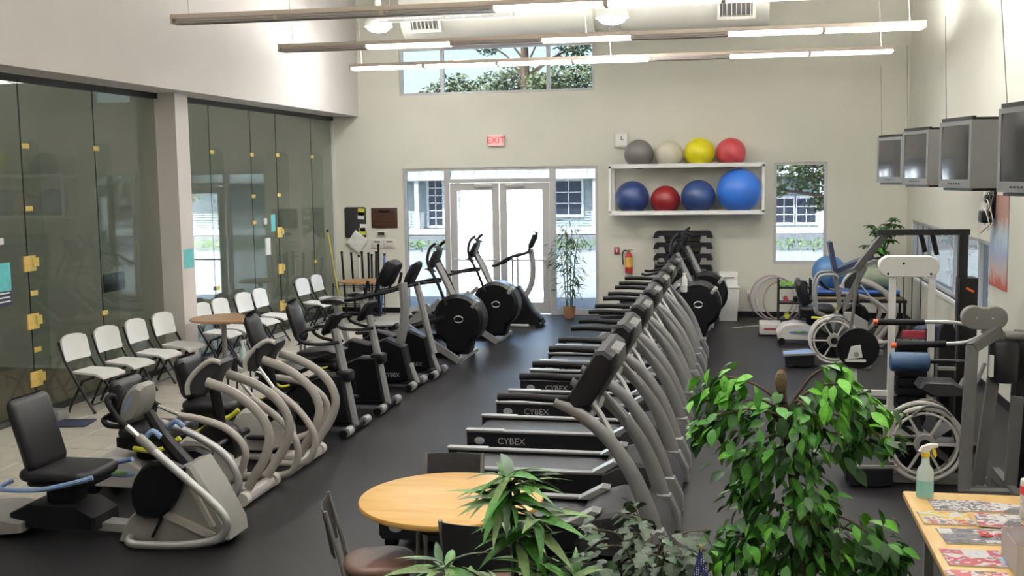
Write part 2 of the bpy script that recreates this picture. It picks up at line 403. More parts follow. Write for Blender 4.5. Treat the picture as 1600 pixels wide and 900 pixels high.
w3.location = (XR, (WINR[0] + WINR[1]) / 2, 0); w3.rotation_euler = (0, 0, R(-90))
MB().bb(-2.95, 2.95, -.05, .03, WINR[2] - .04, WINR[2] + .0).build('window_sill', 'white', w3, smooth=False)

# ---------------------------------------------------------------- outside
mat('asphalt', (.17, .175, .19), .9, var=.15, scale=2); mat('concrete', (.36, .38, .40), .9, var=.08, scale=1.5)
mat('siding', (.38, .42, .43), .8, var=.06, scale=3); mat('trimwhite', (.75, .76, .76), .6); mat('metalroof', (.48, .55, .54), .5, var=.1, scale=3)
mat('tree_green', (.075, .105, .04), .7, var=.5, scale=3); mat('tree_pale', (.13, .16, .075), .7, var=.5, scale=4); mat('darkglass', (.05, .06, .09), .2); mat('grass', (.13, .20, .05), .9, var=.4, scale=3)
def tree_leaves(mb, c, rad, n, size, rng, squash=.7):
    for _ in range(n):
        u = Vector((rng.gauss(0, 1), rng.gauss(0, 1), rng.gauss(0, 1))).normalized() * (rng.random() ** .4)
        p = Vector((c[0] + u.x * rad, c[1] + u.y * rad, c[2] + u.z * rad * squash))
        a = Vector((rng.uniform(-1, 1), rng.uniform(-1, 1), rng.uniform(-.6, .6))).normalized() * size * rng.uniform(.6, 1.3)
        b = a.orthogonal().normalized() * size * .5
        mb.add([p - a * .5, p + b * .5, p + a * .5, p - b * .5], [(0, 1, 2, 3)])
struct(MB().bb(-120, 120, D + .22, 160, -.3, -.02).build('floor_outside', 'concrete', smooth=False))
struct(MB().bb(-120, 120, 37.2, 46.0, -.02, -.005).build('floor_road', 'asphalt', smooth=False))
struct(MB().bb(XR + .3, 120, -40, D + .2, -.3, -.02).build('floor_outside', 'concrete', smooth=False))
hs = thing('porch_house', 'grey clapboard house with white porch posts across the road', 'house', (0, 47, 0))
XA, XB = -26., 14.
mw = MB()
for k in range(24):
    z = .25 + k * .115
    mw.add([(XA, 0, z), (XB, 0, z), (XB, .02, z + .115), (XA, .02, z + .115), (XA, .02, z), (XB, .02, z)], [(0, 1, 2, 3), (0, 4, 5, 1)])
mw.bb(XA, XB, .02, 8, 0, 3.0).build('wall', 'siding', hs, smooth=False)
MB().bb(XA - .3, XB + .3, -.6, 0, .02, .25).build('porch_deck', 'trimwhite', hs, smooth=False)
rf = MB().add([(XA - .5, -.55, 2.62), (XB + .5, -.55, 2.62), (XB + .5, 4, 4.4), (XA - .5, 4, 4.4), (XA - .5, -.55, 2.5), (XB + .5, -.55, 2.5), (XB + .5, 4, 4.28), (XA - .5, 4, 4.28)], [(0, 1, 2, 3), (4, 7, 6, 5), (0, 4, 5, 1), (1, 5, 6, 2), (2, 6, 7, 3), (3, 7, 4, 0)]).build('roof', 'metalroof', hs, smooth=False)
MB().bb(XA - .5, XB + .5, -.57, -.45, 2.40, 2.60).build('fascia', 'trimwhite', hs, smooth=False)
for k in range(0, 81):
    x = XA - .4 + k * .5
    MB().add([(x - .02, -.55, 2.63), (x + .02, -.55, 2.63), (x + .02, 4, 4.41), (x - .02, 4, 4.41), (x, -.55, 2.67), (x, 4, 4.45)], [(0, 4, 5, 3), (4, 1, 2, 5)]).build('roof_seam', 'metalroof', rf, smooth=False)
def house_window(cx, z0, w, h, cols, rows, door=False):
    o = MB().bb(cx - w / 2 - .1, cx + w / 2 + .1, -.06, .02, z0 - .1, z0).bb(cx - w / 2 - .1, cx + w / 2 + .1, -.06, .02, z0 + h, z0 + h + .1).bb(cx - w / 2 - .1, cx - w / 2, -.06, .02, z0, z0 + h).bb(cx + w / 2, cx + w / 2 + .1, -.06, .02, z0, z0 + h)
    for i in range(1, cols): o.bb(cx - w / 2 + w * i / cols - .02, cx - w / 2 + w * i / cols + .02, -.05, 0, z0, z0 + h)
    for j in range(1, rows): o.bb(cx - w / 2, cx + w / 2, -.05, 0, z0 + h * j / rows - .02, z0 + h * j / rows + .02)
    o = o.build('window', 'trimwhite', hs, smooth=False)
    for i in range(cols):
        for j in range(rows):
            MB().bb(cx - w / 2 + w * i / cols + .02, cx - w / 2 + w * (i + 1) / cols - .02, -.03, -.01, z0 + h * j / rows + .02, z0 + h * (j + 1) / rows - .02).build('pane', 'darkglass', o, smooth=False)
house_window(-7.25, .85, 1.1, 1.45, 2, 3)
house_window(-13.25, .4, .62, 2.0, 2, 6); house_window(-12.4, .4, .62, 2.0, 2, 6)
house_window(1.85, .45, .75, 1.0, 2, 3); house_window(2.75, .45, .75, 1.0, 2, 3); house_window(-3.0, .85, 1.1, 1.45, 2, 3); house_window(-20, .85, 1.1, 1.45, 2, 3)
for x in (-20, -14.0, -9.6, -6.05, -1.5, 3.35, 8):
    MB().bb(x - .13, x + .13, -.53, -.28, .25, 1.0).bb(x - .09, x + .09, -.50, -.31, 1.0, 2.38).build('porch_post', 'trimwhite', hs, smooth=False)
rl = MB().bb(-16.5, -14.15, -.44, -.38, 1.0, 1.06).bb(-16.5, -14.15, -.44, -.38, .4, .45)
for k in range(16): rl.bb(-16.4 + k * .145, -16.37 + k * .145, -.43, -.39, .4, 1.0)
rl.build('railing', 'trimwhite', hs, smooth=False)
rng = random.Random(3)
for i, (xx0, xx1, lab) in enumerate(((-16, -9.4, 'low green hedge by the road seen through the left sidelight'), (-9.2, -3, 'low green hedge by the road seen through the right sidelight'), (-2.5, 6, 'low pale hedge by the road seen through the tall back window'))):
    hd = thing('hedge', lab, 'hedge', ((xx0 + xx1) / 2, 36.6, 0), 0, 'hedges along the road')
    hm = MB()
    for k in range(int((xx1 - xx0) * 3)): tree_leaves(hm, (xx0 - (xx0 + xx1) / 2 + .2 + k / 3, rng.uniform(-.3, .3), .22), .38, 26, .14, rng, .6)
    hm.build('foliage', 'green_pale', hd, smooth=False, fix=False)
def out_tree(x, y, trunk_h, crowns, lab, lm='tree_green', tr=.22, leaf=.3):
    t = thing('tree', lab, 'tree', (x, y, -.02), 0, 'trees outside')
    MB().tube([(0, 0, 0), (.05, 0, trunk_h * .5), (-.1, 0, trunk_h)], [tr, tr * .8, tr * .4], 8, res=4).build('trunk', 'bark', t)
    cm_ = MB()
    for cx, cz, cr, n in crowns: tree_leaves(cm_, (cx, rng.uniform(-.6, .6), cz), cr, n, leaf, rng)
    cm_.build('crown', lm, t, smooth=False, fix=False)
    bmn = MB()
    for cx, cz, cr, n in crowns: bmn.tube([(0, 0, min(cz * .8, trunk_h * .8)), (cx * .5, 0, cz * .95 - .1), (cx, 0, cz)], [.07, .05, .03], 5, res=2)
    bmn.build('branch', 'bark', t)
out_tree(-11.35, 58.5, 12.5, [(-2.0, 9.6, .8, 160), (2.6, 9.3, 1.0, 260), (1.3, 10.2, .9, 200), (3.8, 9.6, .8, 160), (-2.6, 10.9, .9, 150), (5.0, 9.9, 1.1, 220), (0, 12.6, 1.8, 300)], 'tall tree with bare trunk crossing the high window', tr=.34)
out_tree(3.4, 30, 4.6, [(-2.3, 2.9, .75, 520), (-1.5, 2.5, .75, 600), (-.5, 2.8, .9, 420), (-1.7, 3.4, 1.0, 420), (-.9, 1.9, .5, 200), (-2.5, 2.15, .45, 180), (-1.3, 1.75, .4, 120)], 'leafy tree filling the top of the tall back window', 'tree_pale', .12, .16)
for i, (x, y, h) in enumerate(((-15.0, 58, 8.0), (-12.6, 63, 9.0), (-8.9, 58, 8.5), (-6.6, 63, 9.7), (-3.0, 58, 9.3))):
    out_tree(x, y, h * .7, [(-1.2, h - 1.2, 1.3, 460), (1.2, h - 1.4, 1.4, 480), (0, h - .7, 1.2, 380), (.4, h - 2.6, 1.6, 420)], 'leafy tree behind the house, ' + ('leftmost', 'second from the left', 'middle one', 'second from the right', 'rightmost')[i] + ' in the high window', 'tree_green', .2, .30)
# ---------------------------------------------------------------- ceiling: fluorescent pendants, duct, high bays
mat('lens', (.9, .9, .88), .4, emit=(1, .975, .94), estr=LIT)
mat('lens_up', (.9, .9, .88), .4, emit=(1, .985, .965), estr=LIT * 9.5)
mat('lens_off', (.30, .27, .25), .5)
mat('pendant', (.33, .27, .22), .45, .2)
mat('bulb', (1, 1, 1), .4, emit=(1, .985, .965), estr=BAY)
mat('duct', (.50, .49, .43), .5, .15, var=.03, scale=2)
mat('grille', (.12, .11, .12), .6)
PY = [2.75, 5.4, 8.05, 10.70, 13.42, 16.05]
LITSEG = {10.70: (0, 0, 0, 1, 1, 1, 1), 13.42: (0, 1, 0, 1, 0, 1, 1), 16.05: (1, 1, 1, 1, 0, 1, 1)}
lab = {10.70: 'nearest long pendant light hanging at the top of the picture', 13.42: 'middle long pendant light hanging below the round duct', 16.05: 'farthest long pendant light hanging across the high window'}
for y in PY:
    pl = thing('pendant_light', lab.get(y, 'long pendant light above the picture, ' + {2.75: 'nearest the camera', 5.4: 'over the round wooden table', 8.05: 'over the first treadmills'}.get(y, '')), 'light', (-5.8, y, 4.25), R(1.9), 'long pendant lights')
    L = 7.9; n = 7
    hp = [(-.085, .018), (-.08, .045), (-.07, .068), (-.05, .068), (-.05, .05), (.05, .05), (.05, .068), (.07, .068), (.08, .045), (.085, .018)]
    h = MB().prism(hp, 0, L, 'x')
    hp2 = [(-.087, -.026), (-.087, .045), (-.072, .07), (.072, .07), (.087, .045), (.087, -.026)]
    h.prism(hp2, -.025, 0, 'x').prism(hp2, L, L + .025, 'x')
    for k in range(1, n): h.prism([(-.082, -.024), (-.085, .03), (.085, .03), (.082, -.024)], k * L / n - .022, k * L / n + .022, 'x')
    h.bb(0, L, -.084, -.077, -.029, -.022).bb(0, L, .077, .084, -.029, -.022)
    h.build('housing', 'pendant', pl)
    for k in range(n):
        lit = LITSEG.get(y, (1, 0, 1, 1, 0, 1, 1))[k]
        MB().prism([(-.074, .018), (-.077, -.005), (-.066, -.024), (.066, -.024), (.077, -.005), (.074, .018)], k * L / n + .022, (k + 1) * L / n - .022, 'x').build('lens', 'lens' if lit else 'lens_off', pl, smooth=False)
        MB().bb(k * L / n + .05, (k + 1) * L / n - .05, -.046, .046, .051, .056).build('uplight_lens', 'lens_up' if lit else 'lens_off', pl, smooth=False)
    for x in (.15, L / 2, L - .15): MB().cyl((x, 0, .05), (x - .12, 0, ZC - 4.25), .004, n=5).build('wire', 'alu', pl)
dc = thing('air_duct', 'big round painted air duct with square grilles under the ceiling', 'duct', (0, 18.4, 5.43))
MB().cyl((-5.62, 0, 0), (-2.35, 0, 0), .52, n=36).cyl((-1.9, 0, 0), (.45, 0, 0), .52, n=36).build('pipe', 'duct', dc)
MB().cyl((-2.36, 0, 0), (-1.89, 0, 0), .44, n=24).build('collar', 'duct', dc)
for xa, xb in ((-5.45, -4.88), (-.36, .24)):
    xm = (xa + xb) / 2; wv = xb - xa; Mg = rot_m((xm, -.535, -.235), R(24))
    g = MB().bb(-wv / 2, wv / 2, -.05, .06, -.20, -.15, Mg).bb(-wv / 2, wv / 2, -.05, .06, .15, .20, Mg).bb(-wv / 2, -wv / 2 + .05, -.05, .06, -.15, .15, Mg).bb(wv / 2 - .05, wv / 2, -.05, .06, -.15, .15, Mg).build('grille_frame', 'duct', dc, smooth=False)
    MB().bb(-wv / 2 + .05, wv / 2 - .05, .03, .05, -.15, .15, Mg).build('grille_back', 'grille', g, smooth=False)
    for k in range(7):
        xx = -wv / 2 + .08 + k * (wv - .16) / 6
        MB().bb(xx - .006, xx + .006, -.03, .03, -.15, .15, Mg).build('slat', 'duct', g, smooth=False)
for x in (-5.2, -3.2, -.2): MB().cyl((x, 0, .4), (x, 0, ZC - 5.43), .01, n=6).build('hanger', 'alu', dc)
ct = thing('cable_tray', 'white ladder shaped cable tray hung high above the pendants', 'cable tray', (0, 15.0, 4.84))
for z, y in ((0, 0), (0, .3)): MB().bb(-5.1, -3.1, y - .015, y + .015, z - .03, z + .03).build('side_rail', 'white', ct, smooth=False)
for k in range(9): MB().bb(-5.0 + k * .23, -4.97 + k * .23, 0, .3, -.01, .01).build('rung', 'white', ct, smooth=False)
for x in (-4.9, -3.3): MB().cyl((x, .15, 0), (x, .15, ZC - 4.84), .006, n=5).build('hanger', 'alu', ct)
# high bay lamps near the ceiling
bl = {(-1.72, 15.2): 'round high bay lamp shining under the middle of the duct', (-5.75, 17.2): 'bright floodlight in the upper left corner', (2.25, 12.4): 'bright floodlight high by the right wall corner'}
for (x, y), lb in bl.items():
    z = 4.72 if x == -1.72 else 5.3 if x > 0 else 5.02
    hb = thing('high_bay_lamp', lb, 'lamp', (x, y, z), 0, 'high bay lamps')
    MB().lathe([(.23, 0), (.22, .06), (.14, .22), (.06, .30), (.05, .42), (.0, .43)], 24).build('reflector', 'white', hb)
    MB().ell((0, 0, .0), (.19, .19, .09), 20, 8).build('bulb', 'bulb', hb)
    MB().cyl((0, 0, .4), (0, 0, ZC - z), .012, n=6).build('rod', 'alu', hb)
# ---------------------------------------------------------------- treadmills
CYB = text_mesh('CYBEX', .085, 'letter', .001)
def treadmill():
    t = thing('treadmill', '', 'treadmill', (0, 0, 0), 0, 'grey treadmills in the long row')
    for s in (-1, 1):
        sr = MB().prism([(.02, .07), (.0, .10), (.0, .235), (1.5, .235), (1.5, .07)], s * .28, s * .335, 'y').build('side_rail', 'black_soft', t)
        MB().rbox((.76, s * .305, .243), (1.5, .075, .022), .01, .006).build('rail_cap', 'silver', t)
        MB().rbox((.17, s * .305, .250), (.36, .082, .022), .01, .006).build('foot_strip', 'silver_lt', t)
        put_text(CYB, sr, (.42, s * .337, .155), (R(90), 0, 0 if s < 0 else PI))
        MB().ell((.12, s * .337, .155), (.05, .004, .035), 14, 6).build('emblem', 'letter', sr)
        MB().rbox((.07, s * .27, .035), (.09, .09, .07), .02).build('foot', 'black', t)
        u = MB().tube([(1.93, s * .40, .06), (1.92, s * .40, .25), (1.86, s * .40, .45), (1.77, s * .395, .65), (1.62, s * .385, .86), (1.43, s * .38, 1.02), (1.27, s * .375, 1.10)], [.062, .062, .058, .052, .046, .043, .04], 10, res=4, ry=.032, ref=(0, 1, 0))
        up = u.build('upright', 'silver', t)
        MB().prism([(1.80, .0), (1.80, .16), (1.86, .27), (1.99, .27), (2.06, .12), (2.06, 0)], s * .36, s * .45, 'y', bev=.012).build('base_bracket', 'silver', t)
        MB().tube([(.88, s * .375, 1.115), (1.05, s * .375, 1.12), (1.30, s * .375, 1.11), (1.47, s * .36, 1.12)], .027, 10, res=3).build('handrail', 'black_soft', t)
        MB().tube([(1.66, s * .36, .83), (1.62, s * .30, .90), (1.56, s * .26, .99), (1.50, s * .24, 1.06)], .020, 8, res=3).build('brace', 'silver_lt', t)
    b = [(.06, .13), (.03, .165), (.05, .20), (.09, .215), (1.48, .215), (1.48, .13)]
    MB().prism(b, -.27, .27, 'y').build('belt', 'belt', t)
    MB().prism([(1.40, .04), (1.40, .235), (1.50, .30), (1.66, .345), (1.82, .33), (1.97, .22), (2.03, .08), (2.0, .02)], -.355, .355, 'y', bev=.03).build('motor_hood', 'charcoal', t)
    for s in (-1, 1): MB().prism([(1.33, .25), (1.42, .25), (1.56, .335), (1.50, .345)], s * .22, s * .345, 'y').build('hood_trim', 'silver_lt', t)
    c = MB().prism([(1.35, 1.12), (1.39, 1.05), (1.50, 1.06), (1.65, 1.29), (1.66, 1.40), (1.60, 1.445), (1.55, 1.44)], -.41, .41, 'y', bev=.025).build('console', 'black_soft', t)
    MB().prism([(1.50, 1.10), (1.56, 1.10), (1.69, 1.31), (1.685, 1.41), (1.62, 1.43)], -.19, .19, 'y', bev=.02).build('console_back', 'frame_grey', c)
    MB().prism([(1.385, 1.16), (1.40, 1.15), (1.535, 1.40), (1.52, 1.41)], -.2, .2, 'y').build('screen', 'darkglass', c)
    MB().tube([(1.50, -.38, 1.0), (1.52, 0, 1.0), (1.50, .38, 1.0)], .022, 8).build('crossbar', 'silver', t)
    return t
tr0 = treadmill()
ords = ['nearest', 'second', 'third', 'fourth', 'fifth', 'sixth', 'farthest']
for k in range(7):
    lb = ords[k] + (' grey treadmill in the long row, behind the round wooden table' if k == 0 else ' grey treadmill of the long row, farthest from the round wooden table' if k == 6 else ' grey treadmill of the long row, counted from the round wooden table')
    lb = lb.replace('farthest grey', 'last grey')
    loc = (-2.46, 7.41 + 1.268 * k, 0)
    if k == 0: tr0.location = loc; tr0['label'] = lb
    else: dup(tr0, loc, 0, lb)

# ---------------------------------------------------------------- recumbent steppers
def stepper_grey():
    t = thing('recumbent_stepper', 'grey recumbent stepper with blue seat rails in the near left corner', 'exercise machine', (-4.4, 7.05, 0), 0, 'recumbent steppers')
    M = rot_m((-.70, 0, .76), 0, R(-16))
    MB().rbox((0, 0, 0), (.09, .44, .56), .04, .06, seg=4, M=M, rings=3).build('backrest', 'vinyl', t)
    MB().rbox((-.05, 0, -.22), (.05, .12, .4), .02, M=M).build('back_support', 'black', t)
    MB().rbox((-.45, 0, .47), (.60, .47, .09), .10, .04, seg=4, rings=3).build('seat', 'vinyl', t)
    MB().rbox((-.45, 0, .405), (.50, .38, .05), .05).build('seat_pan', 'black', t)
    for s in (-1, 1):
        MB().tube([(-.86, s * .10, .40), (-.88, s * .22, .385), (-.80, s * .275, .385), (-.5, s * .285, .40), (-.2, s * .285, .47), (-.09, s * .26, .50)], .018, 8, res=4).build('seat_rail', 'blue_lt', t)
    MB().rbox((-.48, 0, .30), (.24, .20, .20), .04).build('seat_column', 'black_soft', t)
    MB().prism([(-.86, .07), (-.86, .17), (-.70, .25), (-.30, .25), (-.16, .17), (-.16, .07)], -.17, .17, 'y', bev=.02).build('seat_carriage', 'black_soft', t)
    MB().prism([(-1.35, .0), (-1.35, .14), (-1.0, .17), (-.72, .12), (-.72, .05), (-1.05, .0)], -.24, .24, 'y', bev=.02).build('rear_base', 'greyshell', t)
    MB().sq((-1.0, 0, .09), (.1, 0, .07), .03, .07).build('base_beam', 'silver_lt', t)
    sh = MB().prism([(.02, .0), (.06, .09), (.12, .19), (.20, .26), (.34, .28), (.44, .44), (.53, .575), (.62, .60), (.74, .42), (.88, .15), (.89, .06), (.74, .0)], -.17, .17, 'y', bev=.025).build('housing', 'greyshell', t)
    MB().prism([(.22, .265), (.40, .275), (.80, .115), (.76, .075), (.40, .215)], -.195, -.16, 'y').prism([(.565, .54), (.60, .54), (.80, .17), (.765, .16)], -.195, -.16, 'y').build('housing_rib', 'beige_tube', sh)
    for s in (-1, 1):
        MB().prism([(.19, .30), (.18, .40), (.22, .50), (.28, .58), (.36, .63), (.50, .63), (.60, .59), (.58, .48), (.53, .36), (.47, .27), (.40, .22), (.29, .21), (.22, .23)], s * .16, s * .25, 'y', bev=.025).build('pedal_cover', 'black', t)
        MB().tube([(.20 if s < 0 else .02, s * .26, .885 if s < 0 else .83), (.31 if s < 0 else .16, s * .265, .795 if s < 0 else .785)], .021, 10).build('telescope_tube', 'chrome', t)
        MB().tube([(.29 if s < 0 else .14, s * .265, .81 if s < 0 else .79), (.41 if s < 0 else .26, s * .27, .715 if s < 0 else .755)], .034, 10).build('sleeve', 'greyshell', t)
        MB().tube([(.39, s * .27, .73), (.65, s * .285, .53), (.83, s * .29, .385), (.925, s * .295, .29), (.945, s * .295, .20), (.86, s * .295, .11), (.62, s * .295, .06), (.28, s * .29, .04), (.18, s * .28, .05), (.15, s * .20, .06)] if s < 0 else [(.25, s * .27, .76), (.42, s * .28, .70), (.64, s * .285, .57), (.74, s * .29, .42), (.75, s * .29, .30), (.65, s * .29, .18), (.45, s * .28, .10), (.25, s * .2, .08)], .029, 10, res=4).build('arm_tube', 'silver_lt', t)
        MB().tube([(x + (.0 if s < 0 else -.16), s * y, z - (.0 if s < 0 else .06)) for x, y, z in ((.21, .26, .88), (.13, .25, .93), (.05, .25, 1.06), (.07, .20, 1.08), (.04, .16, .96), (-.04, .16, .90), (.02, .20, .87), (.14, .24, .875))], .021, 8, res=4).build('hand_grip', 'black_soft', t)
        MB().tube([(.28, s * .16, .78), (.34, s * .16, .83), (.40, s * .16, .79)], .02, 8, res=3).build('grip_cap', 'blue_lt', t)
    MB().tube([(.52, 0, .54), (.34, 0, .74), (.22, 0, .93)], [.06, .05, .04], 8, res=3).build('console_post', 'black', t)
    c = MB().prism([(.03, .87), (.035, .95), (.06, 1.02), (.10, 1.09), (.15, 1.135), (.20, 1.15), (.24, 1.13), (.25, 1.07), (.235, 1.0), (.20, .93), (.15, .87), (.08, .845)], -.10, .10, 'y', bev=.035).build('console', 'greyshell', t)
    MB().prism([(.075, .95), (.09, .94), (.155, 1.06), (.14, 1.07)], -.104, -.09, 'y').build('screen', 'blue_lt', c)
    MB().tube([(.40, -.19, .24), (.37, -.20, .16), (.32, -.20, .07)], .012, 6, res=2).build('cable', 'black', t)
    return t
stepper_grey()
def stepper_white(lab, loc, back=False):
    t = thing('recumbent_stepper', lab, 'exercise machine', loc, 0, 'recumbent steppers')
    M = rot_m((-.60, 0, .78), 0, R(-14))
    MB().rbox((0, 0, 0), (.12, .42, .42), .05, .09, seg=4, M=M, rings=3).build('backrest', 'vinyl', t)
    for s in (-1, 1): MB().rbox((.04, s * .19, -.02), (.12, .08, .34), .035, .05, M=M).build('bolster', 'black_soft', t)
    MB().rbox((-.37, 0, .53), (.52, .46, .11), .10, .05, seg=4, rings=3).build('seat', 'vinyl', t)
    MB().prism([(-.62, .42), (-.62, .50), (-.12, .47), (-.12, .42), (-.3, .36)], -.2, .2, 'y').build('seat_pan', 'black', t)
    for s in (-1, 1):
        MB().tube([(-.45, s * .22, .42), (-.25, s * .27, .42), (-.12, s * .27, .46), (-.02, s * .25, .53)], .022, 8, res=4).build('seat_handle', 'yellow', t)
    MB().rbox((-.42, 0, .36), (.20, .20, .16), .04).build('seat_column', 'black_soft', t)
    rb = MB().prism([(-.93, .07), (-.95, .18), (-.86, .30), (-.70, .335), (-.52, .32), (-.40, .24), (-.38, .07)], -.20, .20, 'y', bev=.03).build('rear_fairing', 'whiteshell', t)
    MB().ell((-.62, -.203, .20), (.16, .006, .035), 20, 6).build('logo_ring', 'blue_lt', rb); MB().ell((-.62, -.207, .205), (.10, .006, .022), 18, 6).build('logo', 'green_pale', rb)
    for s in (-1, 1): MB().cyl((-.88, s * .13, .055), (-.88, s * .21, .055), .055, n=14).build('wheel', 'black', t)
    MB().rbox((-.1, 0, .12), (.8, .14, .10), .03).build('base_beam', 'black_soft', t)
    MB().prism([(-.20, .20), (-.22, .36), (-.05, .50), (.12, .50), (.36, .36), (.38, .18), (.20, .12), (-.1, .12)], -.13, .13, 'y', bev=.025).build('front_fairing', 'whiteshell', t)
    MB().prism([(.20 + .19 * math.cos(R(a)), .42 + .2 * math.sin(R(a))) for a in range(0, 360, 24)], -.09, .09, 'y', bev=.02).build('drive_cover', 'black', t)
    for s in (-1, 1):
        MB().tube([(.20, s * .18, .98), (.40, s * .19, .915), (.55, s * .20, .83), (.65, s * .20, .74), (.71, s * .20, .64), (.73, s * .20, .52), (.68, s * .20, .37), (.59, s * .19, .23), (.52, s * .18, .12)], .040, 10, res=4, ry=.026, ref=(0, 1, 0)).build('arm_tube', 'beige_tube', t)
        MB().tube(([(.02, s * .32, .73), (.20, s * .33, .71), (.40, s * .34, .66), (.53, s * .34, .57), (.585, s * .34, .48), (.58, s * .34, .40), (.53, s * .33, .29), (.42, s * .30, .20), (.28, s * .2, .16)] if (s < 0) == back else [(.34, s * .32, .75), (.55, s * .33, .60), (.69, s * .34, .44), (.74, s * .34, .30), (.69, s * .34, .14), (.58, s * .34, .085), (.39, s * .33, .08), (.24, s * .2, .10)]), .030, 10, res=4).build('lower_loop', 'beige_tube', t)
        MB().tube([(-.16, s * .31, .80), (.06, s * .325, .725)] if (s < 0) == back else [(.22, s * .31, .93), (.37, s * .325, .74)], .016, 8).build('telescope_tube', 'chrome', t)
        MB().tube([(-.16, s * .30, .80), (-.24, s * .29, .84), (-.30, s * .27, .92)] if (s < 0) == back else [(.22, s * .30, .92), (.20, s * .30, 1.0), (.21, s * .29, 1.10)], .022, 8, res=2).build('hand_grip', 'black_soft', t)
        MB().rbox((.12, s * .16, .26), (.22, .10, .03), .02, M=None).build('pedal', 'black', t)
        MB().cyl((.30, s * .10, .48), (.30, s * .30, .47), .03, n=10).build('pivot', 'black', t)
    pr = [(.0, .86), (.0, .93), (.04, 1.0), (.10, 1.065), (.18, 1.12), (.27, 1.145), (.30, 1.12), (.28, 1.06), (.22, 1.0), (.19, .93), (.14, .86)]
    c = MB().prism(pr, -.12, .12, 'y', bev=.012).build('console', 'charcoal', t)
    MB().tube([(.0, -.125, .86), (.0, -.125, .94), (.05, -.125, 1.02), (.13, -.125, 1.095), (.22, -.125, 1.145), (.30, -.125, 1.13)], .022, 8, res=3).build('console_rim', 'whiteshell', c)
    MB().tube([(.16, 0, .95), (.20, 0, .7), (.22, 0, .5)], .045, 8, res=2).build('console_post', 'black', t)
    f = MB().rbox((.52, 0, .055), (.10, .50, .09), .03).build('front_foot', 'whiteshell', t)
    for s in (-1, 1): MB().cyl((.53, s * .25, .06), (.53, s * .32, .06), .055, n=14).build('foot_cap', 'offwhite', f)
    MB().rbox((.2, 0, .06), (.7, .2, .06), .02).build('front_beam', 'whiteshell', t)
    return t
stepper_white('white recumbent stepper with oval logo, between the blue railed stepper and another', (-4.38, 8.12, 0), True)
stepper_white('white recumbent stepper with yellow seat handles, next to a recumbent bike', (-4.38, 9.18, 0), False)

# ---------------------------------------------------------------- bikes
def foot_bar(t, x, w, name='front_foot'):
    f = MB().tube([(x, -w, .05), (x, w, .05)], .042, 10).build(name, 'black', t)
    for s in (-1, 1): MB().cyl((x + .02, s * (w - .16), .06), (x + .02, s * (w - .03), .06), .048, n=14).build('foot_sleeve', 'silver_lt', f)
    return f
def recumbent(lab, loc):
    t = thing('recumbent_bike', lab, 'exercise bike', loc, 0, 'recumbent bikes in the left row')
    M = rot_m((-1.06, 0, .98), 0, R(-16))
    MB().rbox((0, 0, 0), (.08, .30, .52), .035, .12, seg=4, M=M, rings=4).build('backrest', 'vinyl', t)
    for s in (-1, 1): MB().tube([(-1.0, s * .06, .55), (-1.0, s * .06, .72), (-1.04, s * .06, .85)], .016, 8).build('back_post', 'silver', t)
    MB().prism([(-1.02, .58), (-1.0, .66), (-.80, .69), (-.62, .70), (-.52, .66), (-.55, .60), (-.75, .56)], -.20, .20, 'y', bev=.03).build('seat', 'vinyl', t)
    MB().rbox((-.80, 0, .50), (.5, .30, .09), .03).build('seat_carriage', 'black', t)
    for s in (-1, 1): MB().tube([(-.95, s * .20, .60), (-.85, s * .30, .60), (-.70, s * .31, .62), (-.58, s * .30, .66)], .018, 8, res=3).build('side_grip', 'black_soft', t)
    MB().tube([(-.80, -.17, .52), (-.72, -.19, .485), (-.64, -.17, .50)], .014, 6, res=2).build('seat_lever', 'yellow', t)
    MB().sq((-1.30, 0, .20), (-.40, 0, .42), .05, .06).build('seat_track', 'black_soft', t)
    MB().prism([(-.95, .08), (-.92, .26), (-.62, .46), (-.30, .60), (-.10, .60), (-.02, .10)], -.10, .10, 'y', bev=.025).build('shroud', 'black', t)
    MB().tube([(-.01, 0, .06), (-.06, 0, .35), (-.13, 0, .72), (-.20, 0, 1.06)], .045, 8, res=3, ry=.05).build('mast', 'silver', t)
    MB().rbox((-.10, 0, .58), (.16, .16, .12), .03).build('mast_collar', 'black', t)
    Mc = rot_m((-.22, 0, 1.12), 0, R(35))
    c = MB().rbox((0, 0, 0), (.06, .30, .26), .03, .05, M=Mc, seg=3).build('console', 'black_soft', t)
    MB().rbox((-.034, 0, .02), (.01, .22, .15), .004, M=Mc).build('screen', 'darkglass', c)
    for s in (-1, 1):
        MB().tube([(-.14, s * .05, .93), (-.28, s * .14, .92), (-.44, s * .21, .94), (-.52, s * .21, 1.0), (-.46, s * .14, 1.06), (-.36, s * .12, 1.07)], .018, 8, res=4).build('handlebar', 'black_soft', t)
        cr = MB().sq((-.34, s * .13, .34), (-.31 + s * .02, s * .15, .34 + s * .16), .018, .010).build('crank', 'chrome', t)
        MB().rbox((-.31 + s * .02, s * .21, .34 + s * .16), (.10, .10, .03), .01).build('pedal', 'black', cr)
    MB().rbox((-.68, 0, .07), (1.3, .08, .05), .02).build('base_beam', 'charcoal', t)
    foot_bar(t, -.01, .36); foot_bar(t, -1.28, .30, 'rear_foot')
    return t
recumbent('black recumbent bike with silver mast, beside the yellow handled stepper', (-3.84, 10.42, 0))
recumbent('black recumbent bike with silver mast, beside the tall upright bike', (-3.84, 11.48, 0))
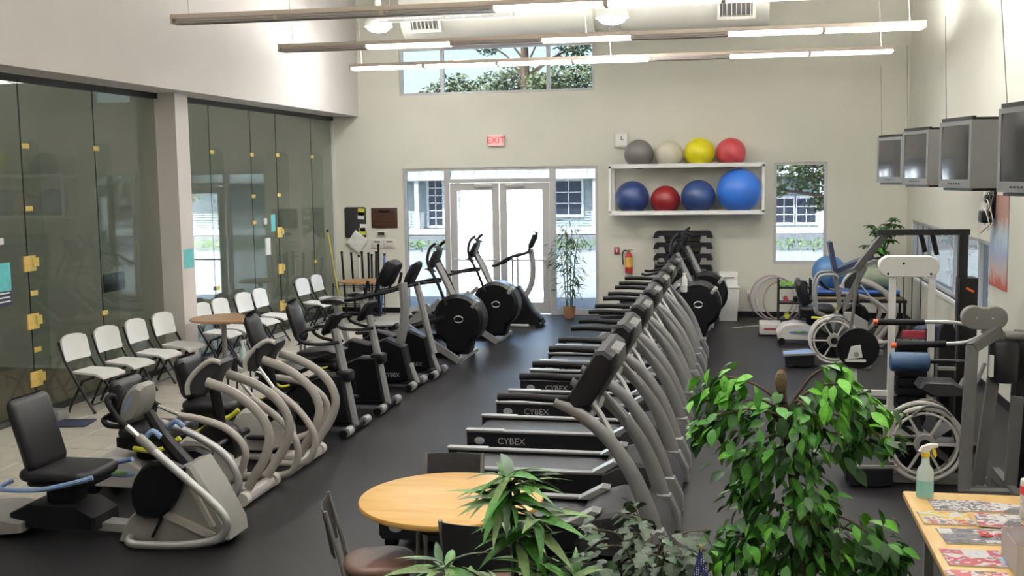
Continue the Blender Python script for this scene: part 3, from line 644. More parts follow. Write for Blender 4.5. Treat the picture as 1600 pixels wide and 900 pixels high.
def upright_bike(lab, loc, big=True):
    t = thing('upright_bike', lab, 'exercise bike', loc, 0, 'upright bikes in the left row')
    MB().prism([(-1.16, 1.04), (-1.18, 1.08), (-1.05, 1.115), (-.86, 1.09), (-.80, 1.055), (-.95, 1.02)], -.11, .11, 'y', bev=.03).build('saddle', 'vinyl', t)
    MB().sq((-1.0, 0, 1.03), (-.84, 0, .52), .03, .03).build('seat_post', 'silver_lt', t)
    MB().prism([(-1.02, .10), (-.98, .48), (-.80, .60), (-.55, .55), (-.32, .62), (-.10, .52), (-.02, .12), (-.2, .07)], -.11, .11, 'y', bev=.03).build('shroud', 'black', t)
    if big: MB().tube([(-.20, 0, .46), (-.13, 0, .72), (-.10, 0, 1.0), (-.12, 0, 1.30)], .058, 8, res=3, ry=.06).build('mast', 'silver', t)
    else: MB().tube([(-.02, 0, .30), (-.10, 0, .62), (-.18, 0, .98), (-.24, 0, 1.22)], .045, 8, res=3, ry=.05).build('mast', 'silver', t)
    Mc = rot_m((-.28, 0, 1.42 if big else 1.34), 0, R(28))
    c = MB().rbox((0, 0, 0), (.15 if big else .08, .34, .34), .04, .06, M=Mc, seg=3).build('console', 'black_soft', t)
    MB().rbox((-.08 if big else -.045, 0, .02), (.01, .26, .2), .004, M=Mc).build('screen', 'darkglass', c)
    for s in (-1, 1):
        MB().tube([(-.2, s * .06, 1.22), (-.42, s * .18, 1.17), (-.66, s * .22, 1.12), (-.80, s * .20, 1.10)], .024, 8, res=4).build('handlebar', 'black_soft', t)
        MB().tube([(-.55, s * .20, 1.14), (-.52, s * .2, 1.25), (-.50, s * .19, 1.34)], .020, 8, res=2).build('bar_end', 'black_soft', t)
        MB().sq((-.50, s * .13, .36), (-.47 + s * .03, s * .15, .36 + s * .16), .018, .010).build('crank', 'chrome', t)
        MB().rbox((-.47 + s * .03, s * .21, .36 + s * .16), (.10, .10, .03), .01).build('pedal', 'black', t)
    MB().tube([(-.05, 0, .30), (.0, 0, .16), (.04, 0, .06)], .035, 8, ry=.045).build('front_strut', 'silver', t)
    foot_bar(t, .02, .32); foot_bar(t, -1.0, .28, 'rear_foot')
    MB().rbox((-.5, 0, .06), (1.0, .08, .05), .02).build('base_beam', 'charcoal', t)
    put_text(text_mesh('CYBEX', .07, 'letter', .001), t, (-.26, -.113, .17), (R(90), 0, 0))
    return t
upright_bike('tall upright bike with big boxy console and thick grey mast', (-3.92, 12.75, 0))
upright_bike('upright bike with slim leaning mast beside the round black trainer', (-3.86, 13.52, 0), False)

# ---------------------------------------------------------------- arc trainers
def arc(lab, loc, grp):
    t = thing('arc_trainer', lab, 'elliptical trainer', loc, 0, grp)
    pr = [(-.12 + .37 * math.cos(R(a)), .57 + .37 * math.sin(R(a)) * (1.0 if a < 180 else 1.05)) for a in range(-60, 241, 15)] + [(-.28, .08), (.02, .08)]
    d = MB().prism(pr, -.20, .20, 'y', bev=.05).build('drive_housing', 'black', t)
    MB().tube([(-.10 + .065 * math.cos(R(a)), -.202, .585 + .045 * math.sin(R(a))) for a in range(20, 200, 20)], .010, 6).tube([(-.10 + .065 * math.cos(R(a)), -.202, .585 + .045 * math.sin(R(a))) for a in range(200, 380, 20)], [.004, .012, .004], 6).build('emblem', 'silver_lt', d)
    MB().rbox((0, 0, 0), (.06, .12, .13), .015, M=rot_m((.135, -.15, .80), 0, R(40))).build('corner_cap', 'silver_lt', d)
    for s in (-1, 1):
        MB().sq((-.85, s * .36, .52), (-.02, s * .46, .03), .045, .02, ref=(0, 1, 0)).build('front_leg', 'silver', t)
        MB().sq((-.80, s * .34, .50), (-1.62, s * .38, .05), .035, .025, ref=(0, 1, 0)).build('rear_leg', 'silver', t)
        MB().sq((-.50, s * .30, .80), (-1.30, s * .33, .10), .032, .022, ref=(0, 1, 0)).build('arch_strut', 'silver_lt', t)
        MB().tube([(-.30, s * .24, .62), (-.75, s * .25, .46), (-1.25, s * .25, .36), (-1.50, s * .25, .34)], .035, 8, res=3).build('foot_arm', 'black', t)
        MB().prism([(-1.58, .36), (-1.60, .40), (-1.20, .42), (-1.16, .46), (-1.14, .38)], s * .17, s * .33, 'y').build('foot_plate', 'black_soft', t)
        MB().tube([(-.25, s * .30, .80), (-.36, s * .31, 1.1), (-.50, s * .30, 1.38), (-.48, s * .27, 1.58), (-.40, s * .24, 1.66)], .022, 8, res=4).build('moving_arm', 'black_soft', t)
        MB().tube([(-.36, s * .14, 1.12), (-.62, s * .30, 1.10), (-.86, s * .32, 1.05), (-.95, s * .28, 1.06)], .020, 8, res=3).build('fixed_bar', 'black_soft', t)
    MB().tube([(-.20, 0, .84), (-.32, 0, 1.1), (-.45, 0, 1.36)], .05, 8, res=3, ry=.06).build('mast', 'silver', t)
    Mc = rot_m((-.48, 0, 1.42), 0, R(26))
    c = MB().rbox((0, 0, 0), (.07, .34, .36), .03, .10, M=Mc, seg=4, rings=3).build('console', 'black_soft', t)
    MB().rbox((-.037, 0, .02), (.01, .22, .2), .004, M=Mc).build('screen', 'darkglass', c)
    MB().sq((.0, -.46, .06), (.0, .46, .06), .022, .022).build('front_rung', 'silver_lt', t)
    MB().sq((-1.60, -.38, .05), (-1.60, .38, .05), .03, .03).build('rear_rung', 'silver', t)
    MB().sq((-.16, .0, .04), (-1.58, 0, .04), .04, .05).build('base_beam', 'black', t)
    return t
arc('black arc trainer with round housing, left row, beside the slim upright bike', (-3.76, 14.93, 0), 'arc trainers in the left row')
arc('black arc trainer with round housing, left row, nearest the entrance doors', (-3.62, 16.72, 0), 'arc trainers in the left row')
arc('black arc trainer at the far end of the treadmill row, front one', (-.50, 16.95, 0), 'arc trainers behind the treadmills')
arc('black arc trainer at the far end of the treadmill row, by the white bin', (-.42, 18.55, 0), 'arc trainers behind the treadmills')
def climber():
    t = thing('stair_climber', 'purple tinged climber standing right against the bright glass doors', 'exercise machine', (-3.6, 18.3, 0))
    t['label'] = 'slim climber standing dark against the bright glass doors'
    MB().prism([(-.24, .70), (-.10, .70), (.02, .50), (.16, .26), (.30, .14), (.30, .03), (-.62, .03), (-.60, .16), (-.36, .30)], -.17, .17, 'y', bev=.025).build('base_housing', 'black', t)
    MB().tube([(-.02, 0, .48), (.11, 0, .72), (.145, 0, 1.0), (.12, 0, 1.24), (.10, 0, 1.33)], .05, 8, res=4, ry=.035, ref=(0, 1, 0)).build('mast', 'silver', t)
    Mc = rot_m((.15, 0, 1.46), 0, R(24))
    c = MB().rbox((0, 0, 0), (.07, .26, .34), .03, .10, M=Mc, seg=4, rings=3).build('console', 'black_soft', t)
    MB().rbox((-.037, 0, .02), (.01, .18, .2), .004, M=Mc).build('screen', 'darkglass', c)
    for s in (-1, 1):
        MB().tube([(.08, s * .06, 1.28), (-.05, s * .16, 1.24), (-.22, s * .24, 1.20), (-.42, s * .26, 1.08), (-.52, s * .26, 1.06)], .026, 8, res=4).build('handlebar', 'black_soft', t)
        MB().tube([(-.17, s * .22, .68), (-.17, s * .23, 1.0), (-.17, s * .23, 1.21)], .016, 8).build('strut', 'silver', t)
        MB().tube([(-.1, s * .14, .5), (-.45, s * .15, .42), (-.75, s * .15, .38)], .025, 8).build('pedal_arm', 'black', t)
        MB().rbox((-.78, s * .16, .40), (.32, .15, .04), .03).build('pedal', 'black_soft', t)
    f = MB().tube([(.26, -.26, .05), (.26, .26, .05)], .05, 10).build('front_foot', 'black', t)
    MB().rbox((-.35, 0, .03), (.9, .42, .05), .02).build('base_plate', 'silver_lt', t)
climber()
# ---------------------------------------------------------------- folding chairs
def folding_chair(lab):
    t = thing('folding_chair', lab, 'chair', (0, 0, 0), 0, 'white folding chairs along the glass')
    # seat faces +x; origin under the seat centre
    v = []; f = []; nu, nvv = 9, 9
    def P(u, w, top):     # moulded seat, waterfall front
        x = -.20 + .42 * u; y = (-.22 + .44 * w) * (1 - .12 * (1 - u))
        z = .445 - .03 * math.sin(PI * u) * math.sin(PI * w) - (.035 * max(0, u - .8) / .2 if u > .8 else 0) + .02 * (1 - u)
        return (x, y, z if top else z - .022)
    for top in (1, 0):
        for i in range(nu):
            for j in range(nvv): v.append(P(i / (nu - 1), j / (nvv - 1), top))
    N = nu * nvv
    for i in range(nu - 1):
        for j in range(nvv - 1):
            a = i * nvv + j; f.append((a, a + nvv, a + nvv + 1, a + 1)); f.append((N + a, N + a + 1, N + a + nvv + 1, N + a + nvv))
    bd = [i * nvv for i in range(nu)] + [(nu - 1) * nvv + j for j in range(1, nvv)] + [i * nvv + nvv - 1 for i in range(nu - 2, -1, -1)] + [j for j in range(nvv - 2, 0, -1)]
    for a, b in zip(bd, bd[1:] + bd[:1]): f.append((a, b, N + b, N + a))
    MB().add(v, f).build('seat', 'white', t, ang=60)
    v = []; f = []
    def Q(u, w, fr):      # curved back shell with rounded top
        y = -.235 + .47 * w; zz = .575 + .29 * u
        if u > .6: y *= 1 - .16 * ((u - .6) / .4) ** 2
        x = -.235 - .075 * u - .03 * math.sin(PI * w) + (.02 * u * u)
        return (x + (.012 if fr else -.012), y, zz - (.03 * (2 * w - 1) ** 4 if u > .9 else 0))
    for fr in (1, 0):
        for i in range(nu):
            for j in range(nvv): v.append(Q(i / (nu - 1), j / (nvv - 1), fr))
    for i in range(nu - 1):
        for j in range(nvv - 1):
            a = i * nvv + j; f.append((a, a + nvv, a + nvv + 1, a + 1)); f.append((N + a, N + a + 1, N + a + nvv + 1, N + a + nvv))
    for a, b in zip(bd, bd[1:] + bd[:1]): f.append((a, b, N + b, N + a))
    MB().add(v, f).build('backrest', 'white', t, ang=60)
    for s in (-1, 1):
        MB().tube([(-.315, s * .225, .80), (-.24, s * .232, .58), (-.10, s * .235, .34), (.10, s * .235, .02)], .016, 8).tube([(.10, s * .235, .03), (.103, s * .235, .0)], .018, 8).build('front_leg', 'dkmetal', t)
        MB().tube([(.10, s * .205, .41), (-.05, s * .21, .36), (-.24, s * .215, .02)], .016, 8).tube([(-.24, s * .215, .03), (-.243, s * .215, .0)], .018, 8).build('rear_leg', 'dkmetal', t)
    MB().cyl((-.20, -.215, .10), (-.20, .215, .10), .010, n=8).build('rear_stretcher', 'dkmetal', t)
    MB().cyl((.055, -.235, .09), (.055, .235, .09), .010, n=8).build('front_stretcher', 'dkmetal', t)
    return t
CH = [(11.03, 'white folding chair in front of the first court, nearest the camera'), (11.68, 'white folding chair in front of the first court, second from the near end'),
      (12.34, 'white folding chair in front of the first court, third from the near end'), (12.98, 'white folding chair right before the wall pier, beside the near cafe table'),
      (14.08, 'white folding chair just past the wall pier, partly behind the cafe table'), (14.62, 'white folding chair past the pier, second of four by the second court'),
      (15.38, 'white folding chair past the pier, third of four by the second court'), (15.98, 'white folding chair past the pier, last of four by the second court'),
      (17.68, 'white folding chair of the far pair, the one nearer the camera'), (18.36, 'white folding chair of the far pair, the one nearer the back wall')]
fc = folding_chair(CH[0][1])
for i, (y, lb) in enumerate(CH):
    loc = (-7.16, y, .0); a = R(random.uniform(-4, 4))
    if i == 0: fc.location = loc; fc.rotation_euler.z = a
    else: dup(fc, loc, a, lb)
def cafe_table(lab, loc, r):
    t = thing('cafe_table', lab, 'table', loc, 0, 'small round cafe tables')
    MB().lathe([(0, .715), (r - .015, .715), (r, .725), (r, .742), (r - .01, .75), (0, .75)], 36, cap=False).build('table_top', 'cafe_top', t)
    MB().cyl((0, 0, .03), (0, 0, .715), .035, n=14).build('column', 'greypaint', t)
    MB().lathe([(0, 0), (.24, 0), (.24, .015), (.06, .04), (0, .04)], 24, cap=False).build('base', 'greypaint', t)
cafe_table('small round brown cafe table by the wall pier', (-6.78, 13.42, 0), .44)
cafe_table('small round brown cafe table before the bar rack', (-6.66, 18.55, 0), .40)
# low grey box with spray bottle between the chairs and steppers
bx = thing('low_stool', 'low grey stool with a clear spray bottle on it', 'stool', (-5.95, 12.25, 0))
MB().rbox((0, 0, .385), (.36, .30, .03), .02).build('top', 'greypaint', bx)
for sx in (-1, 1):
    for sy in (-1, 1): MB().cyl((sx * .14, sy * .11, .37), (sx * .16, sy * .13, 0), .012, n=8).build('leg', 'dkmetal', bx)
def spray_bottle(lab, loc, body, liquid, trig, s=1.0, rz=0):
    t = thing('spray_bottle', lab, 'bottle', loc, rz, 'spray bottles')
    MB().lathe([(0, 0), (.040 * s, 0), (.043 * s, .01 * s), (.043 * s, .13 * s), (.036 * s, .155 * s), (.022 * s, .175 * s), (.019 * s, .21 * s), (.016 * s, .222 * s), (0, .222 * s)], 20, cap=False).build('body', body, t)
    MB().lathe([(0, .004 * s), (.0437 * s, .008 * s), (.0437 * s, .095 * s), (0, .095 * s)], 20, cap=False).build('liquid', liquid, t)
    MB().lathe([(0, .215 * s), (.021 * s, .215 * s), (.021 * s, .24 * s), (0, .24 * s)], 14, cap=False).build('collar', trig, t)
    MB().prism([(-.035 * s, .245 * s), (-.02 * s, .27 * s), (.02 * s, .285 * s), (.06 * s, .283 * s), (.06 * s, .268 * s), (.03 * s, .262 * s), (.012 * s, .238 * s), (-.012 * s, .238 * s)], -.013 * s, .013 * s, 'y', bev=.003).build('spray_head', 'white', t)
    MB().prism([(.03 * s, .265 * s), (.045 * s, .265 * s), (.055 * s, .225 * s), (.048 * s, .21 * s), (.038 * s, .23 * s)], -.008 * s, .008 * s, 'y').build('trigger', trig, t)
spray_bottle('small clear spray bottle standing on the low grey stool', (-5.95, 12.25, .4), 'cream_bottle', 'cream_bottle', 'white', .85)

# ---------------------------------------------------------------- back wall: ball rack and balls
def ballmat(n, c): return mat(n, c, .38, var=.06, scale=5, bump=.05, bscale=25)
br = thing('ball_rack', 'white wall rack holding eight exercise balls', 'rack', (-.91, D, 0))
for z in (1.90, 2.72):
    for y in (-.185, -.615):
        MB().bb(-1.34, 1.34, y - .02, y + .02, z - .035, z + .035).build('rail', 'white', br, smooth=False)
for x in (-1.32, 1.32):
    for y in (-.05, -.615): MB().bb(x - .022, x + .022, y - .02, y + .02, 1.90, 2.72).build('post', 'white', br, smooth=False)
    for z in (1.88, 2.70): MB().bb(x - .02, x + .02, -.615, 0, z - .02, z + .02).build('bracket', 'white', br, smooth=False)
for x, z, r, c, nm in [(-1.74, 2.94, .26, (.14, .132, .128), 'grey exercise ball on the top rail of the rack'), (-1.21, 2.92, .25, (.60, .56, .44), 'cream exercise ball on the top rail of the rack'),
                       (-.685, 2.93, .265, (.74, .66, .01), 'yellow exercise ball on the top rail of the rack'), (-.145, 2.92, .26, (.50, .06, .07), 'pinkish red exercise ball on the top rail of the rack'),
                       (-1.86, 2.21, .30, (.018, .038, .135), 'dark blue exercise ball at the left end of the lower rack'), (-1.275, 2.11, .262, (.19, .008, .012), 'small dark red exercise ball on the lower rack'),
                       (-.705, 2.18, .30, (.020, .046, .155), 'dark blue exercise ball between the red and bright blue balls'), (.0, 2.28, .385, (.035, .16, .62), 'large bright blue exercise ball on the lower rack')]:
    top = z > 2.6; zr = 2.755 if top else 1.935
    gap = .195; zc = zr + math.sqrt(max(r * r - gap * gap, .001))
    o = MB().ell((0, 0, 0), (r, r, r), 40, 24).build('exercise_ball', ballmat('ball_%.2f' % (x + z), c), None, (x, D - .40, zc), fix=True)
    tag(o, nm, 'ball', 'exercise balls on the wall rack')
# exit sign
ex = thing('exit_sign', 'small lit red EXIT sign above the doors', 'sign', (-4.405, D, 3.235))
mat('exit_face', (.8, .3, .3), .5, emit=(1, .30, .28), estr=.75); mat('exit_letter', (.5, .02, .03), .5, emit=(.6, .02, .03), estr=.25)
MB().rbox((0, -.03, 0), (.30, .06, .21), .01, .006).build('case', 'offwhite', ex)
MB().bb(-.14, .14, -.064, -.060, -.09, .09).build('face', 'exit_face', ex, smooth=False)
put_text(text_mesh('EXIT', .17, 'exit_letter', .001), ex, (0, -.066, 0), (R(90), 0, 0))
# clock box, alarm pull, extinguisher, outlet
ck = thing('wall_clock', 'square white clock on the wall beside the grey ball', 'clock', (-2.09, D, 3.20))
MB().rbox((0, -.03, 0), (.26, .06, .28), .02, .01).build('case', 'offwhite', ck); MB().bb(-.10, .10, -.064, -.06, -.11, .11).build('face', 'white', ck, smooth=False)
MB().bb(-.006, .006, -.068, -.064, 0, .07).bb(0, .05, -.068, -.064, -.006, .006).build('hand', 'black', ck, smooth=False)
al = thing('fire_alarm_pull', 'small dark red fire alarm pull box on the wall', 'alarm', (-2.18, D, 1.195))
mat('alarmred', (.26, .02, .04), .45); mat('fered', (.42, .03, .03), .35); mat('feyel', (.70, .42, .08), .5)
MB().rbox((0, -.02, 0), (.10, .04, .13), .01, .006).build('case', 'alarmred', al); MB().bb(-.03, .03, -.045, -.04, .02, .035).bb(-.01, .01, -.045, -.04, -.03, .02).build('handle', 'white', al, smooth=False)
fe = thing('fire_extinguisher', 'red fire extinguisher with yellow label hanging on the wall', 'extinguisher', (-1.955, D - .09, .80))
MB().lathe([(0, 0), (.06, 0), (.068, .02), (.068, .29), (.05, .34), (.022, .36), (.02, .39), (0, .39)], 18, cap=False).build('cylinder', 'fered', fe)
MB().lathe([(.0695, .10), (.0695, .28)], 18, cap=False).build('label', 'feyel', fe)
MB().rbox((0, 0, .40), (.05, .03, .04), .01).bb(-.01, .08, -.01, .01, .405, .42).build('valve', 'silver', fe)
MB().tube([(-.02, 0, .39), (-.09, 0, .40), (-.115, 0, .30), (-.10, 0, .14)], .012, 6, res=4).build('hose', 'black', fe)
MB().bb(-.03, .03, .06, .09, .1, .3).build('wall_hook', 'alu', fe, smooth=False)
ou = thing('wall_outlet', 'small white outlet with dangling cord low on the back wall', 'outlet', (.18, D, .42))
MB().rbox((0, -.006, 0), (.07, .012, .11), .004, .003).build('plate', 'white', ou); MB().tube([(0, -.02, 0), (.01, -.03, -.1), (.06, -.03, -.25), (.09, -.03, -.40)], .006, 6, res=4).build('cord', 'frame_grey', ou)
# boards and papers on the back wall
cb = thing('corkboard', 'dark rounded notice board with two yellow notes', 'notice board', (-7.20, D, 1.735))
MB().rbox((0, 0, 0), (.43, .59, .024), .04, .004, M=rot_m((0, -.012, 0), R(90))).build('board', 'charcoal', cb)
mat('note_yel', (.55, .55, .06), .8)
for x, z, a, mt in ((.12, .13, 3, 'paper'), (.125, .20, 3, 'note_yel'), (.14, -.17, -5, 'note_yel'), (.16, -.10, 4, 'paper')): MB().bb(-.065, .065, -.002, 0, -.07, .07, rot_m((x, -.026, z), 0, R(a))).build('note', mt, cb, smooth=False)
pn = thing('paper_notice', 'crumpled white paper pinned at the bottom of the notice board', 'paper', (-7.17, D - .032, 1.36))
v = []; f = []
for i in range(7):
    for j in range(7): v.append((-.16 + .053 * i, random.uniform(-.028, .012), -.17 + .057 * j))
for i in range(6):
    for j in range(6): a = i * 7 + j; f.append((a, a + 7, a + 8, a + 1))
po = MB().add(v, f, rot_m((0, 0, 0), 0, R(38))).build('sheet', 'paper', pn, fix=False, ang=80); sm_ = po.modifiers.new('thickness', 'SOLIDIFY'); sm_.thickness = .002
plq = thing('wall_plaque', 'dark brown wooden donor plaque on the back wall', 'plaque', (-6.615, D, 1.82))
mat('plaque', (.055, .018, .014), .4, var=.2, scale=14); mat('brass', (.10, .06, .03), .35, .6)
MB().rbox((0, -.015, 0), (.52, .03, .38), .008, .005).build('board', 'plaque', plq)
MB().bb(-.11, .11, -.036, -.03, .11, .14).build('title_plate', 'black', plq, smooth=False)
for i in range(5):
    for j in range(4): MB().bb(-.21 + i * .09, -.14 + i * .09, -.034, -.03, .05 - j * .06, .085 - j * .06).build('name_plate', 'brass', plq, smooth=False)
th = thing('thermostat', 'small beige thermostat with dark window below the plaque', 'thermostat', (-6.68, D, 1.52))
MB().rbox((0, -.015, 0), (.20, .03, .10), .008).build('case', 'offwhite', th); MB().bb(-.07, .06, -.034, -.03, -.03, .03).build('window', 'charcoal', th, smooth=False)
for k, (x, lb) in enumerate(((-6.77, 'left beige wall switch box with two dark slots'), (-6.52, 'right beige wall switch box with two dark slots'))):
    o = thing('switch_box', lb, 'switch', (x, D, 1.33), 0, 'switch boxes under the thermostat')
    MB().rbox((0, -.015, 0), (.23, .03, .16), .008).build('case', 'offwhite', o); MB().bb(-.06, .06, -.034, -.03, .025, .045).build('slot', 'charcoal', o, smooth=False); MB().bb(-.05, .05, -.034, -.03, -.05, -.04).build('slot', 'greypaint', o, smooth=False)
# papers on glass and pier
def paper(lab, x, y, z, w, h, mt, cat='flyer', strip=None):
    o = thing('flyer', lab, cat, (x, y, z), 0, 'papers on the glass')
    MB().bb(0, .002, -w / 2, w / 2, -h / 2, h / 2).build('sheet', mt, o, smooth=False)
    if strip:
        s_ = MB().bb(0, .003, -w / 2, w / 2, -h / 2 - strip, -h / 2).build('footer', 'navy', o, smooth=False)
        for k in range(3): MB().bb(.003, .004, -w / 2 + .03, w / 2 - .03, -h / 2 - strip + .04 + k * .045, -h / 2 - strip + .055 + k * .045).build('line', 'paper', s_, smooth=False)
XG = XL - .007
paper('teal poster with navy footer on the glass at the left edge', XG, 10.12, 1.60, .28, .30, 'teal', strip=.16)
paper('small white label on the glass above the teal poster', XG, 10.10, 1.98, .16, .07, 'paper'); paper('tiny white card on the glass just over the teal poster', XG, 10.02, 1.86, .07, .08, 'paper')
paper('teal flyer on the second court glass', XG, 17.02, 1.86, .17, .28, 'teal'); paper('white notice sheet low on the second court glass', XG, 16.78, 1.48, .20, .28, 'paper'); paper('small white tag on the second court glass beside the teal flyer', XG, 16.72, 1.90, .12, .10, 'paper')
paper('teal notice taped to the wall pier', -7.3395, 13.585, 1.53, .27, .26, 'teal')
# pole, bars and rack in the corner
rk = thing('bar_rack', 'low wire rack of upright exercise bars in the back left corner', 'rack', (-6.98, 19.42, 0))
for z in (.20, .55):
    MB().tube([(-.5, -.14, z), (.42, -.14, z), (.42, .14, z), (-.5, .14, z)], .010, 6, closed=True).build('ring', 'dkmetal', rk)
for x in (-.5, .42):
    for y in (-.14, .14): MB().cyl((x, y, 0), (x, y, .62), .011, n=6).build('leg', 'dkmetal', rk)
MB().bb(-.5, .42, -.14, .14, .03, .05).build('tray', 'dkmetal', rk, smooth=False)
for i, (x, ln, tx, mt, lb) in enumerate(((-.30, 1.12, -.06, 'black', 'leftmost black bar in the rack, leaning left'), (-.12, 1.10, -.05, 'black', 'second black bar in the rack, leaning left'), (.00, 1.05, -.02, 'white', 'pale bar in the middle of the rack'),
                                         (.07, 1.12, -.03, 'black', 'black bar just right of the pale bar'), (.17, 1.10, .0, 'black', 'upright black bar right of the middle of the rack'), (.22, 1.07, .01, 'black', 'short upright black bar beside its taller twin'),
                                         (.29, 1.12, .03, 'black', 'thick black bar near the right end of the rack'), (.34, 1.26, .03, 'black', 'tallest black bar in the rack'), (.385, 1.08, .10, 'blue_rub', 'dark blue bar at the right end of the rack'), (-.41, 1.0, -.13, 'blue_rub', 'dark blue bar at the left end of the rack'))):
    o = thing('exercise_bar', lb, 'bar', (-6.98 + x, 19.42, .051), 0, 'exercise bars in the corner rack')
    MB().cyl((0, 0, 0), (tx, 0, ln), .020, n=10).build('bar', mt, o); MB().cyl((tx * 1.0, 0, ln), (tx * 1.02, 0, ln + .04), .023, n=10).build('end_cap', 'black_soft', o)
yp = thing('yellow_pole', 'long yellow pole leaning in the back left corner', 'pole', (-7.22, 19.05, 0)); 
mat('poleyel', (.50, .42, .06), .5)
MB().cyl((0, 0, 0), (-.36, .3, 1.58), .017, n=10).build('shaft', 'poleyel', yp); MB().ell((-.365, .305, 1.60), (.025, .025, .03), 10, 6).build('tip', 'black', yp)
# step platforms and bin
for k in range(8):
    st = thing('step_platform', ['bottom step platform of the stack by the back wall', 'second step platform from the bottom of the stack', 'third step platform from the bottom of the stack', 'fourth step platform from the bottom of the stack', 'fifth step platform from the bottom of the stack', 'third step platform from the top of the stack', 'second step platform from the top of the stack', 'top step platform of the stack by the back wall'][k], 'step platform', (-.97, 19.58, k * .196), 0, 'stacked step platforms')
    MB().prism([(-.52, .075), (-.49, .165), (-.46, .193), (.46, .193), (.49, .165), (.52, .075), (.42, .075), (.41, .115), (-.41, .115), (-.42, .075)], -.2, .2, 'y').build('deck', 'black_soft', st)
    for s in (-1, 1): MB().prism([(s * .50, 0), (s * .50, .075), (s * .44, .075), (s * .43, .13), (s * .335, .13), (s * .30, 0)], -.195, .195, 'y').build('riser', 'greyshell', st)
bn = thing('waste_bin', 'white plastic bin with a taller hooded lid by the back wall', 'bin', (-.17, 19.38, 0))
MB().add(*(lambda a, b, h: ([(-a, -a, 0), (a, -a, 0), (a, a, 0), (-a, a, 0), (-b, -b, h), (b, -b, h), (b, b, h), (-b, b, h)], [(3, 2, 1, 0), (4, 5, 6, 7), (0, 1, 5, 4), (1, 2, 6, 5), (2, 3, 7, 6), (3, 0, 4, 7)]))(.15, .185, .58)).build('body', 'white', bn)
MB().rbox((0, 0, .60), (.40, .40, .05), .02).build('rim', 'white', bn); MB().prism([(-.17, .62), (-.15, .82), (.0, .86), (.15, .82), (.17, .62)], -.16, .16, 'x', bev=.01).build('hood', 'white', bn)
MB().bb(-.10, .10, -.178, -.165, .76, .775).build('flap_slot', 'greypaint', bn, smooth=False)
# floor strip mark by the bin
tag(MB().bb(-.25, .75, -.02, .02, 0, .004).build('floor_tape', 'offwhite', None, (.12, 18.55, .001), R(35), smooth=False), 'pale tape line on the rubber floor near the white bin', 'tape')

# ---------------------------------------------------------------- televisions
def tv(lab, y, phi):
    t = thing('television', lab, 'television', (0, y, 2.437), 0, 'boxy televisions on the right wall')
    c, s = math.cos(phi), math.sin(phi)
    t.rotation_euler.z = phi; W = .60
    t.location = (1.715 + W / 2 * s, y - W / 2 * c, 2.437)
    # local: front faces -x, width along y
    m = MB().bb(0, .24, -.3, .3, 0, .555)
    m.build('cabinet', 'tvgrey', t, smooth=False)
    MB().bb(-.012, 0, -.3, .3, .0, .07).bb(-.012, 0, -.3, .3, .52, .555).bb(-.012, 0, -.3, -.26, .07, .52).bb(-.012, 0, .26, .3, .07, .52).build('bezel', 'tvgrey', t, smooth=False)
    v = []; f = []; n = 9
    for i in range(n):
        for j in range(n):
            a, b = -1 + 2 * i / (n - 1), -1 + 2 * j / (n - 1); v.append((-.012 + .012 * (a * a + b * b) / 2 - .004, a * .262, .295 + b * .228))
    for i in range(n - 1):
        for j in range(n - 1): k = i * n + j; f.append((k, k + n, k + n + 1, k + 1))
    MB().add(v, f).build('screen', 'tvscreen', t, fix=False)
    MB().add([(.24, -.28, .02), (.24, .28, .02), (.24, .28, .53), (.24, -.28, .53), (.38, -.22, .04), (.38, .22, .04), (.38, .22, .46), (.38, -.22, .46), (.52, -.15, .06), (.52, .15, .06), (.52, .15, .36), (.52, -.15, .36)],
             [(0, 1, 5, 4), (1, 2, 6, 5), (2, 3, 7, 6), (3, 0, 4, 7), (4, 5, 9, 8), (5, 6, 10, 9), (6, 7, 11, 10), (7, 4, 8, 11), (8, 9, 10, 11), (3, 2, 1, 0)]).build('tube_back', 'black_soft', t, smooth=False)
    for k in range(5): MB().rbox((-.014, -.1 + k * .05, .035), (.008, .022, .012), .003).build('button', 'charcoal', t)
    b = thing('tv_mount', lab.replace('boxy grey television', 'black wall bracket of the television'), 'bracket', (t.location.x, t.location.y, 2.40), phi, 'television wall brackets')
    MB().bb(.02, .48, -.27, .27, .012, .034).build('shelf', 'black', b, smooth=False)
    for q in (-1, 1): MB().bb(.02, .30, q * .27 - .01, q * .27 + .01, .595, .615).build('top_strap', 'black', b, smooth=False)
    MB().bb(.0, .03, -.29, .29, .595, .625).bb(.28, .31, -.29, .29, .595, .62).build('top_bar', 'black', b, smooth=False)
    for q in (-1, 1): MB().bb(.50, .53, q * .20 - .012, q * .20 + .012, .02, .61).build('side_post', 'black', b, smooth=False)
    MB().bb(.30, .53, -.21, .21, .60, .612).build('top_plate', 'black', b, smooth=False)
    e = 2.849 - t.location.x
    MB().sq((.5, 0, .3), (e / c + .0, 0, .3), .03, .03).bb(.42, .52, -.03, .03, .012, .06).build('arm', 'black', b)
    MB().cyl((.02, .25, .62), (-.05 if y < 9 else .0, .27, 1.5), .003, n=5).build('wire', 'frame_grey', b)
    return t
mat('tvscreen', (.035, .035, .038), .12, spec=.6)
tv('boxy grey television farthest from the camera, by the back corner', 14.5, R(22))
tv('boxy grey television second from the back corner', 12.3, R(16))
tv('boxy grey television with its black back showing, second from the camera', 10.1, R(14))
tv('boxy grey television nearest the camera, cut by the picture edge', 7.9, R(13))
